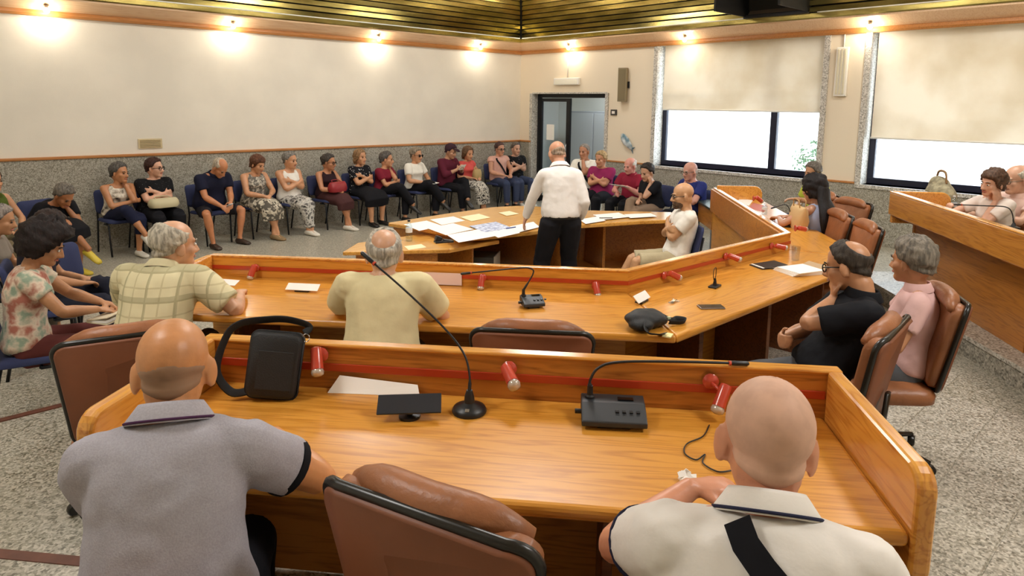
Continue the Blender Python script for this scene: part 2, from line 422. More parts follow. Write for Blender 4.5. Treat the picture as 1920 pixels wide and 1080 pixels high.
# corridor behind the door
M_corr = mat('corridor_paint', 'd5d6d0', .7)
cw = MB(); cw.span((13.2, 6.9, -.1), (13.4, 12.6, 3.1)); cw.span((WX, 12.4, -.1), (13.2, 12.6, 3.1)); cw.span((WX, 7.45, -.1), (13.2, 7.6, 3.1)); cw.span((WX, 7.45, 2.9), (13.2, 12.6, 3.1)); cw.span((WX, YA+.2, -.1), (WX+.1, 12.6, 3.1))
structure('wall_corridor', cw, M_corr)
structure('floor', MB().span((WX, 7.45, -.12), (13.3, 12.6, -.001)), M_floor)
t = empty('corridor_cabinet', (12.75, 10.55, 0), 0, 'tall grey metal cabinet standing in the corridor behind the glass door', 'cabinet')
MB().span((-.28, -.75, 0), (.28, .75, 1.95)).build('body', M_grey, t, bevel=.01)
for s in (-1, 1): MB().span((-.30, s*.37-.35, .06), (-.28, s*.37+.35, 1.9)).build('door', mat('grey_panel_2', '9da1a3', .45), t, bevel=.004)
t = empty('corridor_board', (13.17, 8.75, 1.35), 0, 'grey notice board with a pale sheet on the corridor wall seen through the open leaf', 'notice board')
MB().span((-.02, -.55, -.8), (0.02, .55, .55)).build('board', mat('board_grey', '70757a', .7), t); MB().span((-.03, -.4, -.35), (-.02, .3, .15)).build('sheet', M_white, t)
t = tag(MB().span((fx-.006, 9.9, 1.35), (fx-.001, 10.12, 1.68)).build('door_notice', mat('paper', 'f4f1ea', .7)), 'white paper notice taped on the closed leaf of the glass door', 'notice'); t.location.x = .03
lo = bpy.data.objects.new('corridor_light', bpy.data.lights.new('corridor_light', 'AREA')); COL.objects.link(lo); lo.location = (11.9, 9.6, 2.86); lo.data.energy = 60; lo.data.size = 1.2; lo.data.color = (.9, .96, 1)
tl = tag(MB().span((11.3, 9.3, 2.865), (12.5, 9.9, 2.9)).build('corridor_ceiling_light', mat('lamp_panel', 'ffffff', .5, emit=3)), 'flat ceiling light panel of the corridor behind the door', 'ceiling light')

# cornice, brass coffer with curved slats, dark void behind
CB = 3.15
def corn(name, prof, m_, bev=0):
    # profile (u inward from wall, z): run along wall A and wall B with a mitre at the corner
    A = MB(); n = len(prof)
    vs = []
    for (u, z) in prof: vs += [(XL, YA-u, z), (XB-u, YA-u, z), (XB-u, YR, z)]
    fs = []
    for i in range(n):
        j = (i+1) % n
        fs += [(3*i, 3*i+1, 3*j+1, 3*j), (3*i+1, 3*i+2, 3*j+2, 3*j+1)]
    fs += [tuple(3*i for i in range(n)), tuple(3*i+2 for i in range(n))[::-1]]
    A._add(vs, fs); o = structure(name, A, m_)
    return o
corn('trim_10', [(0, CB), (.05, CB), (.065, CB+.03), (.05, CB+.075), (0, CB+.075)], M_rail)
corn('trim_11', [(0, CB+.075), (.045, CB+.075), (.26, CB+.20), (.26, CB+.225), (0, CB+.225)], M_pinkwood)
corn('trim_12', [(.10, CB+.225), (.27, CB+.225), (.285, CB+.24), (.285, CB+.30), (.26, CB+.31), (.10, CB+.31)], M_brass)
NS = 21
def arc(t):  # t 0..1 -> (u, z) of the coffer curve
    an = t*math.pi/2
    return .27+1.75*(1-math.cos(an)), CB+.32+1.25*math.sin(an)
NY0, NY1 = 4.44, 5.44     # niche in the coffer
ceil_root = empty('ceiling', (0, 0, 0), 0, kind='structure')
def slat(t0, t1, ends):
    (u0, z0), (u1, z1) = arc(t0), arc(t1)
    d = unit(vec(u1-u0, z1-z0)); nn = vec(-d[1], d[0])*-1
    lip = .022
    # tilted slat: lower edge pushed into the room so that each one overlaps the next
    P = [vec(u0, z0)+nn*lip, vec(u1, z1), vec(u1, z1)-nn*.012, vec(u0, z0)-nn*.012+nn*lip]
    mb = MB()
    for side in ends:
        if side == 'A':
            vs = []
            for (u, z) in P: vs += [(XL, YA-u, z), (XB-u-.03, YA-u, z)]
            mb._add(vs, [(0, 1, 3, 2), (2, 3, 5, 4), (4, 5, 7, 6), (6, 7, 1, 0), (0, 2, 4, 6), (1, 7, 5, 3)])
        elif side[0] == 'B':
            y0, y1 = side[1], side[2]; vs = []
            for (u, z) in P: vs += [(XB-u, y0, z), (XB-u, (YA-u-.03) if y1 is None else y1, z)]
            mb._add(vs, [(0, 1, 3, 2), (2, 3, 5, 4), (4, 5, 7, 6), (6, 7, 1, 0), (0, 2, 4, 6), (1, 7, 5, 3)])
    return mb
for i in range(NS):
    t0, t1 = i/NS, (i+1)/NS-.26/NS
    slat(t0, t1, ['A']).build('slat', M_brass, ceil_root)
    slat(t0, t1, [('B', NY1, None)]).build('slat', M_brass, ceil_root)
    slat(t0, t1, [('B', YR, NY0)]).build('slat', M_brass, ceil_root)
# void lining behind the slats and flat ceiling
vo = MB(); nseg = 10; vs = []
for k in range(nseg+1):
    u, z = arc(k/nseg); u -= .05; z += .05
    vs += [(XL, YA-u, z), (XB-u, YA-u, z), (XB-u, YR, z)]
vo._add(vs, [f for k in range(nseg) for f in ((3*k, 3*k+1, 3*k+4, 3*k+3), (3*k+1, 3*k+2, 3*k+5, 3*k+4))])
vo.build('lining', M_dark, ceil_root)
uE, zE = arc(1)
MB().span((XL, YR, zE+.05), (XB-uE+.1, YA-uE+.1, zE+.12)).build('ceiling_panel', M_white, ceil_root)
rib = MB(); pr_ = [arc(k/12) for k in range(13)]
rib.tube([(XB-u+.0, YA-u+.0, z-.01) for u, z in pr_], .022, 6); rib.build('corner_rib', M_dark, ceil_root, smooth=True)
# projector niche in the coffer
t = empty('ceiling_niche', (XB-.3, (NY0+NY1)/2, CB+.33), 0, 'black recessed projector niche opening in the brass slatted coffer', 'niche')
hw = (NY1-NY0)/2; mb = MB()
mb.span((.0, -hw, .0), (.28, hw, .03)); mb.span((-.9, -hw, .0), (.28, -hw+.03, 1.25)); mb.span((-.9, hw-.03, 0), (.28, hw, 1.25)); mb.span((.25, -hw, 0), (.28, hw, 1.25)); mb.span((-.9, -hw, 1.2), (.28, hw, 1.25))
mb.build('housing', mat('niche_black', '0e0d0c', .7), t)
MB().extrude([(-.02, -hw+.05, .0), (.2, -hw+.05, .22), (.22, -hw+.05, .2), (0, -hw+.05, -.02)], (0, 2*hw-.1, 0)).build('lip', mat('niche_lip', '5a4c3c', .6), t)
MB().span((-.04, -hw, -.03), (.02, hw, .015)).build('front_bar', M_black, t, bevel=.005)

# spot lamps along the cornice
M_bulb = mat('bulb_glow', 'fff0cf', .4, emit=60)
M_chrome = mat('chrome', 'd8d8d8', .15, metal=1)
def cornice_lamp(x, y, dx, dy, label, grp):
    t = empty('cornice_spot', (x, y, 3.235), 0, label, 'spotlight', grp)
    MB().tube([(-dx*.10, -dy*.10, .05), (-dx*.02, -dy*.02, .05), (0, 0, .03)], .009, 8).build('arm', M_chrome, t, smooth=True)
    MB().lathe([(.012, .045), (.02, .04), (.022, .02), (.03, .012)], 14).build('socket', M_chrome, t, smooth=True)
    MB().ell((0, 0, -.015), (.036, .036, .042), nu=14, nv=10).build('bulb', M_bulb, t, smooth=True)
    l = bpy.data.lights.new('lamp_light', 'POINT'); l.energy = SPOT_W; l.color = (1, .90, .74); l.shadow_soft_size = .05
    lo = bpy.data.objects.new('lamp_light', l); COL.objects.link(lo); lo.parent = t; lo.location = (dx*.02, dy*.02, -.09)
ordw = ['first', 'second', 'third', 'fourth']
xa = [1.67, 4.04, 6.60, 8.97]
for i, x in enumerate(xa):
    cornice_lamp(x, YA-.16, 0, -1, 'glowing cornice bulb over the long blank wall, %s from the far left' % ordw[i], 'cornice bulbs')
for y, lb in ((9.25, 'glowing cornice bulb above the doorway'), (6.59, 'glowing cornice bulb above the window next to the door'), (3.64, 'glowing cornice bulb above the pier between the two windows')):
    cornice_lamp(XB-.16, y, -1, 0, lb, 'cornice bulbs')
for y, lb in ((.8, 'glowing cornice bulb over the far half of the second window'), (-1.9, 'glowing cornice bulb on the window wall past both windows')): cornice_lamp(XB-.16, y, -1, 0, lb, 'cornice bulbs')
for x in (-.9,): cornice_lamp(x, YA-.16, 0, -1, 'glowing cornice bulb further along the blank wall past the picture edge', 'cornice bulbs')
# unseen fill lamps added overhead to brighten each part of the room
for i, (x, y, wk) in enumerate([(5.0, 8.3, .66), (1.2, 8.3, .42), (-.9, 3.2, 1.0), (7.6, 1.8, .95), (3.4, -1.2, 1.4), (4.2, 4.2, 1.3), (8.1, 7.8, .55)]):
    t = empty('ceiling_lamp', (x, y, zE+.05), 0, ['square ceiling lamp over the open floor before the blank wall', 'square ceiling lamp over the chairs at the left end of the blank wall', 'square ceiling lamp over the rear left corner', 'square ceiling lamp over the raised bench', 'square ceiling lamp over the rear right corner', 'square ceiling lamp over the middle of the council desk', 'square ceiling lamp nearest the corner by the door'][i], 'ceiling lamp', 'flat ceiling lamps')
    MB().span((-.62, -.62, -.06), (.62, .62, 0)).build('housing', M_white, t); MB().span((-.55, -.55, -.066), (.55, .55, -.06)).build('diffuser', mat('diffuser', 'fff2da', .5, emit=2.0), t)  # box and glowing face of the added fill lamp
    l = bpy.data.lights.new('lamp_light', 'AREA'); l.energy = FILL_LAMP_W*wk; l.size = 1.1; l.color = (1, .98, .95)
    lo = bpy.data.objects.new('lamp_light', l); COL.objects.link(lo); lo.parent = t; lo.location = (0, 0, -.08)

# things on the walls
t = empty('wall_vent', (2.83, YA-.004, 1.465), 0, 'small cream ventilation grille low on the blank wall', 'vent')
MB().span((-.16, -.012, -.07), (.16, 0, .07)).build('frame', mat('vent_cream', 'cdbb92', .6), t, bevel=.003)
for k in range(5): MB().box((0, -.016, -.046+k*.023), (.27, .01, .008), rotm((1, 0, 0), 30)).build('slat', mat('vent_dark', 'b3a27c', .6), t)
t = empty('exit_light', (XB-.002, 9.38, 2.565), 0, 'white emergency light box on the wall above the glass door', 'emergency light')
MB().span((-.07, -.34, -.07), (0, .34, .07)).build('housing', M_white, t, bevel=.012); MB().span((-.076, -.30, -.05), (-.07, .30, .035)).build('diffuser', mat('frosted', 'f1eddc', .3), t)
MB().tube([(-.015, 0.0, .07), (-.01, 0.0, .58)], .012, 6).build('conduit', M_white, t, smooth=True)
t = empty('column_speaker', (XB-.002, 7.90, 2.48), 0, 'slim grey-brown column loudspeaker on the wall between door and window', 'loudspeaker')
Rm = rotm((0, 0, 1), 20)
MB().box((-.09, .02, 0), (.12, .16, .62), Rm).build('cabinet', mat('speaker_grey', '8d7f62', .6), t, bevel=.006)
MB().box((-.152, .0, 0), (.008, .13, .57), Rm).build('grille', mat('speaker_cloth', '7d7054', .9, bump=.4, bscale=300), t)
MB().span((-.04, -.07, -.06), (0, -.03, .06)).build('bracket', M_black, t)
t = empty('wall_thermostat', (XB-.002, 8.17, 1.965), 0, 'small dark thermostat with white dial beside the door', 'thermostat')
MB().span((-.03, -.07, -.055), (0, .07, .055)).build('case', mat('case_dark', '3c3833', .5), t, bevel=.006); MB().span((-.034, -.035, -.025), (-.03, .035, .025)).build('dial', M_white, t)
t = empty('wall_ornament', (XB-.002, 7.80, 1.43), 0, 'blue and white wall ornament shaped like a leaping fish, right of the door', 'ornament')
mb = MB(); mb.tube([(-.03, .14, .13), (-.05, .10, .08), (-.06, .02, .0), (-.05, -.07, -.09), (-.03, -.09, -.15)], [(.02, .03), (.03, .065), (.035, .08), (.03, .05), (.015, .02)], 10, up=(1, 0, 0)); mb.build('body', mat('fish_white', 'cfd6d8', .4, var=.5, vscale=9, col2='5b7d8c'), t, smooth=True)
MB().extrude([(-.03, -.06, -.12), (-.03, -.16, -.10), (-.03, -.10, -.15), (-.03, -.12, -.22)], (.015, 0, 0)).build('tail', mat('fish_blue', '4e7488', .4), t)
MB().extrude([(-.04, .06, .06), (-.04, .15, .0), (-.04, .06, -.04)], (.015, 0, 0)).build('fin', mat('fish_blue', '4e7488', .4), t)
t = empty('wall_sconce', (XB-.002, 4.02, 2.62), 0, 'tall narrow white ribbed wall fixture on the pier between the windows', 'wall fixture')
MB().span((-.06, -.085, -.35), (0, .085, .35)).build('case', M_white, t, bevel=.012)
for k in range(3): MB().span((-.075, -.06+k*.045, -.32), (-.06, -.035+k*.045, .32)).build('rib', mat('rib_cream', 'd9d0b4', .5), t, bevel=.003)
MB().tube([(-.012, 0, .35), (-.012, 0, .53)], .012, 6).build('conduit', M_white, t, smooth=True)

# outside the windows
M_out = mat('outside_plaster', 'f2f2f0', .9); 
t = empty('neighbour_building', (16.5, 4, 0), 0, 'bright white building across the yard seen through the windows', 'building')
MB().span((0, -9, -3), (.5, 12, 4.2)).build('wall', M_out, t)
for k, y in enumerate((5.66, 5.0)): 
    MB().span((-.10, y-.12, -3), (0, y-.03, 4.2)).build('pilaster', mat('outside_bluegrey', '46586c', .8), t)
f = MB().span((-.05, 5.05, -.3), (0, 6.5, .92)).build('window', mat('outside_win', '4d5f78', .6), t); MB().span((-.08, 5.3, .5), (-.05, 6.2, .62)).build('sash', M_out, f); MB().span((-.08, 5.62, -.3), (-.05, 5.70, .92)).build('sash', M_out, f)
structure('ground', MB().span((WX+.3, -14, -1.3), (40, 25, -1.2)), mat('outside_ground', 'd8d6d0', .9))
for (x, y, z, s, lb) in ((12.9, 5.75, .85, .5, 'pale green bush outside the window by the door'),):
    b = empty('outside_bush', (x, y-.3, -1.2), 0, lb, 'bush'); mb = MB()
    for k in range(260):
        d = unit(rng.randn(3)); p = vec(0, 0, 2.25)+d*vec(.45, .45, .55)*rng.uniform(.5, 1)
        e1 = unit(np.cross(d, rng.randn(3))); e2 = np.cross(d, e1)
        mb._add([p-e1*.05, p+e2*.022, p+e1*.05, p-e2*.022], [(0, 1, 2, 3)])
    mb.build('foliage', mat('leaf', '4a6a48', .7), b); MB().tube([(0, 0, 0), (.03, 0, 1), (0, 0, 1.9)], [.03, .025, .015], 8).build('stem', mat('bark', '6b5846', .9), b)
# sky portals in the window openings
for (y0, y1, z0, z1) in (W1, W2):
    l = bpy.data.lights.new('sky_portal', 'AREA'); l.shape = 'RECTANGLE'; l.size = y1-y0; l.size_y = z1-z0; l.cycles.is_portal = True
    lo = bpy.data.objects.new('sky_portal', l); COL.objects.link(lo); lo.location = (XB+.31, (y0+y1)/2, (z0+z1)/2)
    lo.rotation_euler = (R(90), 0, R(90))
# ================================================================== desks
M_red = mat('red_band', 'b23a1c', .35, coat=.3)
M_orange = wood('oak_orange', 'dc9c46', 'bc762c', .2, .6); M_orange_y = wood('oak_orange_wing', 'da9a42', 'ba742c', .2, .6, axis=1)
M_mod = wood('modesty_dark', '6e4020', '4c2a14', .4, .1)
def polyoff(pts, d):
    """offset an open polyline sideways (left of travel is +)"""
    out = []
    n = len(pts); P = [vec(*p) for p in pts]
    for i in range(n):
        t0 = unit(P[i]-P[i-1]) if i else None; t1 = unit(P[i+1]-P[i]) if i < n-1 else None
        if t0 is None: nn = vec(-t1[1], t1[0]); out.append(P[i]+nn*d)
        elif t1 is None: nn = vec(-t0[1], t0[0]); out.append(P[i]+nn*d)
        else:
            n0 = vec(-t0[1], t0[0]); n1 = vec(-t1[1], t1[0]); b = unit(n0+n1); out.append(P[i]+b*d/max(.3, b@n0))
    return out
def strip_solid(mb, inner, outer, z0, z1):
    poly = [tuple(p) for p in inner]+[tuple(p) for p in outer[::-1]]
    # quads per segment keep mitres clean
    for i in range(len(inner)-1):
        mb.prism([tuple(inner[i]), tuple(inner[i+1]), tuple(outer[i+1]), tuple(outer[i])], z0, z1)
def seg_frame(a, b):
    d = unit(vec(*b)-vec(*a)); return d, vec(-d[1], d[0]), math.degrees(math.atan2(d[1], d[0]))
def wing(root_loc, name, a, b, zb, zt, mat_, parent, th=.045, rnd=.07):
    """upright end board from a to b (world xy, b is the free, rounded end)"""
    a = vec(*a); b = vec(*b); d = unit(b-a); L_ = np.linalg.norm(b-a); nn = vec(-d[1], d[0])
    pr = [(0, zb), (0, zt)]
    for k in range(6):
        t = k/5*math.pi/2; pr.append((L_-rnd+rnd*math.sin(t), zt-rnd+rnd*math.cos(t)))
    for k in range(6):
        t = k/5*math.pi/2; pr.append((L_-rnd+rnd*math.cos(t), zb+rnd-rnd*math.sin(t)))
    P = [np.array([*(a+d*u-nn*th/2), z]) for u, z in pr]
    mb = MB().extrude(P, (nn[0]*th, nn[1]*th, 0))
    mb.v = [tuple(np.array(p)-np.asarray(root_loc)) for p in mb.v]
    return mb.build(name, mat_, parent, bevel=.014, seg=3)
def board(a, b, z0, z1, th=.04, side=0):
    a = vec(*a); b = vec(*b); d = unit(b-a); nn = vec(-d[1], d[0]); o = nn*th*side
    return [tuple(a+o-nn*th/2), tuple(b+o-nn*th/2), tuple(b+o+nn*th/2), tuple(a+o+nn*th/2)], z0, z1

# ---- near desk: local frame X along the screen, Y away from the users
D1A = R(-49.3)
d1 = empty('bench_desk', (D1O[0], D1O[1], T2), D1A, 'near two-seat oak bench desk with raised screen, red band and upright side wings', 'desk')
LW, DP = 2.114, .62
ZT = .75; ZR = .91
m = MB().prism([(0, 0), (LW, 0), (LW, -DP), (0, -DP)], ZT-.042, ZT)
top = m.build('desk_top', M_oak, d1, bevel=.016, seg=3)
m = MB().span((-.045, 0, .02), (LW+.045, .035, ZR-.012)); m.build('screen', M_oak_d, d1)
m = MB().span((-.05, -.006, ZR-.014), (LW+.05, .045, ZR)); m.build('screen_cap', M_orange, d1, bevel=.006)
m = MB().span((0, -.006, ZT+.060), (LW, .0, ZT+.088)); m.build('red_band', M_red, d1, bevel=.002)
def lwing(x0, x1, name):
    pr = [(0.0, .62), (0.0, ZR)]; rnd = .06; L_ = DP+.01
    for k in range(6):
        t = k/5*math.pi/2; pr.append((L_-rnd+rnd*math.sin(t), ZR-rnd+rnd*math.cos(t)))
    for k in range(6):
        t = k/5*math.pi/2; pr.append((L_-rnd*.6+rnd*.6*math.cos(t), .62+rnd*.6-rnd*.6*math.sin(t)))
    return MB().extrude([(x0, -y, z) for y, z in pr], (x1-x0, 0, 0)).build(name, M_orange_y, d1, bevel=.014, seg=3)
lwing(-.05, 0, 'side_wing'); lwing(LW, LW+.05, 'side_wing')
for x in (.016, 1.40, LW-.016): MB().span((x-.015, -.48, .0), (x+.015, 0, ZT-.042)).build('support_panel', M_mod, d1, bevel=.003)
def D1(x, y, z=ZT): # local desk point -> world
    c, s = math.cos(D1A), math.sin(D1A); return vec(D1O[0]+c*x-s*y, D1O[1]+s*x+c*y, T2+z)

# ---- middle desk: three segments around the central table
P2 = [(1.55, 4.66), (3.385, 2.545), (5.49, 2.47), (7.82, 4.52)]
F2 = [(.93, 4.12), (2.92, 1.87), (5.63, 1.87), (8.21, 4.10)]
Z2 = T1+.75; R2 = T1+.895
d2 = empty('council_desk', (4.4, 2.3, T1), 0, 'long three-sided oak council desk with low screen curving around the central table', 'desk')
o2 = (4.4, 2.3, T1)
def lb(mb, name, material, parent=d2, o=o2, **k):
    mb.v = [tuple(np.array(p)-np.asarray(o)) for p in mb.v]; return mb.build(name, material, parent, **k)
segmats = []
for i in range(3):
    ang = seg_frame(P2[i], P2[i+1])[2]
    M_ = wood('oak_seg_%d' % i, 'd3933a', 'b67422', .30, .12)
    nt = M_.node_tree
    mp = next(n for n in nt.nodes if n.type == 'MAPPING'); mp.vector_type = 'TEXTURE'; mp.inputs['Rotation'].default_value = (0, 0, R(ang)); mp.inputs['Scale'].default_value = (1/1.1, 1/14, 1/14)
    segmats.append(M_)
    lb(MB().prism([P2[i], P2[i+1], F2[i+1], F2[i]], Z2-.042, Z2), 'desk_top', M_, bevel=.014, seg=3)
    q0 = polyoff(P2, .035)
    m = MB(); m.prism([P2[i], P2[i+1], tuple(q0[i+1]), tuple(q0[i])], T1-.3 if i < 3 else T1, R2-.012)
    m.v = [(x, y, max(z, .0)) for x, y, z in m.v]
    lb(m, 'screen', M_)
    qa, qb = polyoff(P2, -.006), polyoff(P2, .046)
    lb(MB().prism([tuple(qa[i]), tuple(qa[i+1]), tuple(qb[i+1]), tuple(qb[i])], R2-.014, R2), 'screen_cap', M_orange, bevel=.005)
    ra, rb = polyoff(P2, -.006), polyoff(P2, 0)
    lb(MB().prism([tuple(ra[i]), tuple(ra[i+1]), tuple(rb[i+1]), tuple(rb[i])], Z2+.05, Z2+.075), 'red_band', M_red)
    # overhanging outer fascia below the cap (seen from the centre)
    fa, fb = polyoff(P2, .035), polyoff(P2, .075)
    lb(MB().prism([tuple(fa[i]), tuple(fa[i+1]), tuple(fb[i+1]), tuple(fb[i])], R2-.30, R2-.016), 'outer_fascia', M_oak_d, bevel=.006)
    # inner dark modesty and supports
    n_s = 3
    for k in range(n_s):
        t = (k+.5)/n_s; a = vec(*P2[i])*(1-t)+vec(*P2[i+1])*t; b = vec(*F2[i])*(1-t)+vec(*F2[i+1])*t; b = a+(b-a)*.72
        pl, z0, z1 = board(a, b, T1, Z2-.042, .03); lb(MB().prism(pl, z0, z1), 'support_panel', M_mod, bevel=.003)
wing(o2, 'side_wing', P2[0], (vec(*P2[0])+(vec(*F2[0])-vec(*P2[0]))*1.01), Z2-.12, R2, M_orange, d2)
wing(o2, 'side_wing', P2[3], (vec(*P2[3])+(vec(*F2[3])-vec(*P2[3]))*1.0), Z2-.12, R2+.03, M_orange, d2, rnd=.1)

# ---- raised bench on the right with its step
T3 = T2
u3 = unit(vec(.787, .617)); n3 = vec(-u3[1], u3[0])       # n3 looks at the middle desk
s0 = vec(6.27, 1.43); su = unit(vec(.735, .68)); sn = vec(-su[1], su[0])
sA, sB = s0-su*6, s0+su*1.9
plat = MB().prism([tuple(sA), tuple(sB), (9.6, 1.6), (XB, 1.3), (XB, YR), tuple(sA+vec(0, -.5))], T1-.05, T3-.035)
st = structure('floor', plat, granite('granite_step', ['5f5b51', '8d877a', 'a39d8f', 'bfb9ab'], .4, 75))
m = MB(); q = [tuple(sA), tuple(sB), tuple(sB-sn*.34), tuple(sA-sn*.34)]; m.prism([tuple(vec(*p)+sn*.012*(1 if i < 2 else 0)) for i, p in enumerate(q)], T3-.035, T3)
structure('trim_13', m, granite('granite_tread', ['7a756a', 'a8a296', 'bab4a7', 'd0cabd'], .25, 75), bevel=.004)
m = MB().prism([tuple(sA-sn*.34), tuple(sB-sn*.34), (9.6, 1.5), (XB, 1.2), (XB, YR), tuple(sA-sn*.34+vec(0, -.4))], T3-.035, T3-.001); structure('floor', m, M_floor)
E0 = vec(7.38, 2.34); E1 = E0-u3*4.6          # outer rim line, left end -> out of frame
Z3 = T3+.72; R3 = 1.28
o3 = (6.5, 1.2, T3)
d3 = empty('raised_bench', (6.5, 1.2, T3), 0, 'oak raised bench with deep overhanging fascia on the granite step', 'desk')
M_d3 = wood('oak_bench', 'cc8c3c', 'ac6c2a', .28, .4)
mp = next(n for n in M_d3.node_tree.nodes if n.type == 'MAPPING'); mp.vector_type = 'TEXTURE'; mp.inputs['Rotation'].default_value = (0, 0, math.atan2(u3[1], u3[0])); mp.inputs['Scale'].default_value = (1/1.1, 1/14, 1/14)
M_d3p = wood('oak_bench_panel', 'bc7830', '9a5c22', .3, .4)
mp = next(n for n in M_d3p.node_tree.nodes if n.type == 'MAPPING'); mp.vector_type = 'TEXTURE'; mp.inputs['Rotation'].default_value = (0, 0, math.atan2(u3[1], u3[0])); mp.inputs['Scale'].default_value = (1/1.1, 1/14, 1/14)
def q3(a0, a1, b0, b1, z0, z1, n, m_, **k):
    # along E0 -> E1 by a, into the bench by b
    P = [E0-u3*a0-n3*b0, E0-u3*a1-n3*b0, E0-u3*a1-n3*b1, E0-u3*a0-n3*b1]
    return lb(MB().prism([tuple(p) for p in P], z0, z1), n, m_, d3, o3, **k)
q3(0, 4.6, 0, .05, R3-.235, R3-.012, 'fascia', M_d3, bevel=.008)
q3(0, 4.6, -.004, .06, R3-.014, R3, 'screen_cap', M_orange, bevel=.006)
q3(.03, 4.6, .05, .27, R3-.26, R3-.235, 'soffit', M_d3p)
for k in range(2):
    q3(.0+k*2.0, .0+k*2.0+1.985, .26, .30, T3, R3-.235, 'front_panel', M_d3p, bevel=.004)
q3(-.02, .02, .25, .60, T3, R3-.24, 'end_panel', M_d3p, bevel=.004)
q3(0, 4.6, .05, .55, Z3-.04, Z3, 'desk_top', M_d3, bevel=.012)
wing(o3, 'side_wing', E0-n3*.02-u3*.02, E0-n3*.56-u3*.02, Z3-.1, R3+.005, M_orange, d3, rnd=.09)

# ---- central table
o4 = (5.4, 5.6, 0)
d4 = empty('central_table', o4, 0, 'angular oak table in the middle of the room, covered with papers', 'table')
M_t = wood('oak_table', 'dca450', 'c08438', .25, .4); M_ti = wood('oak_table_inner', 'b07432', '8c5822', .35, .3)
ZU, ZL = .76, .69
TP = [(4.08, 6.42), (5.0, 6.52), (5.75, 6.56), (6.1, 6.45), (6.32, 6.15), (6.5, 5.65), (7.28, 4.84), (7.06, 4.36), (6.42, 4.68), (5.65, 4.97), (4.95, 5.02), (4.30, 5.18)]
lb(MB().prism(TP, ZU-.045, ZU), 'table_top', M_t, d4, o4, bevel=.01)
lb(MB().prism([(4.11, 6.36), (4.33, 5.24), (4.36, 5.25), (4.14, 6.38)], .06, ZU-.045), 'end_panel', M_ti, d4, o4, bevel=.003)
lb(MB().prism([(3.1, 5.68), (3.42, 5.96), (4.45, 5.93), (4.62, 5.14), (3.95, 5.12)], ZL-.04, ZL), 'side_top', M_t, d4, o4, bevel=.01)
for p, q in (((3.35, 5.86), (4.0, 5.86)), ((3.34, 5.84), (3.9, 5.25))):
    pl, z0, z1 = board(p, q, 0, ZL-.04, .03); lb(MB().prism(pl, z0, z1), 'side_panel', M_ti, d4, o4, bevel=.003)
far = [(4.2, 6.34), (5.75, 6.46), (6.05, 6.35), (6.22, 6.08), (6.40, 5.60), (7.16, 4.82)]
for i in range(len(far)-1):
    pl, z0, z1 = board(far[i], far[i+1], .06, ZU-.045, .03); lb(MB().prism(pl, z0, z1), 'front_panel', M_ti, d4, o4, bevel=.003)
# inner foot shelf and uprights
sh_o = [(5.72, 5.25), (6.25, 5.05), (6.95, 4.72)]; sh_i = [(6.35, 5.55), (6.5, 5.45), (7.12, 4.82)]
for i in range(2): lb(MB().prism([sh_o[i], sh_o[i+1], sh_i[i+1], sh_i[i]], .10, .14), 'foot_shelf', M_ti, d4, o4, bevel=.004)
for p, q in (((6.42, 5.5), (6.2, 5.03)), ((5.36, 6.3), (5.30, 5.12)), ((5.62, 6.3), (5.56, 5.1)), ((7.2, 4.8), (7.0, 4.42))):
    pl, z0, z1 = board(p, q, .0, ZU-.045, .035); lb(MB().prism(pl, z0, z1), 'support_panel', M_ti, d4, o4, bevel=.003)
# little console table near the wall chairs (dark topped)
t = empty('side_table', (8.55, 4.82, 0), R(45), 'small oak side table with a dark top behind the far end of the council desk', 'table')
MB().span((-.45, -.3, .72), (.45, .3, .75)).build('table_top', mat('dark_green_top', '2f3a36', .3), t, bevel=.005)
MB().span((-.42, -.27, .45), (.42, .27, .72)).build('apron', M_ti, t, bevel=.003)
for sx in (-1, 1):
    for sy in (-1, 1): MB().span((sx*.40-.02, sy*.25-.02, 0), (sx*.40+.02, sy*.25+.02, .45)).build('leg', mat('grey_leg', '8f9296', .4, metal=.5), t)

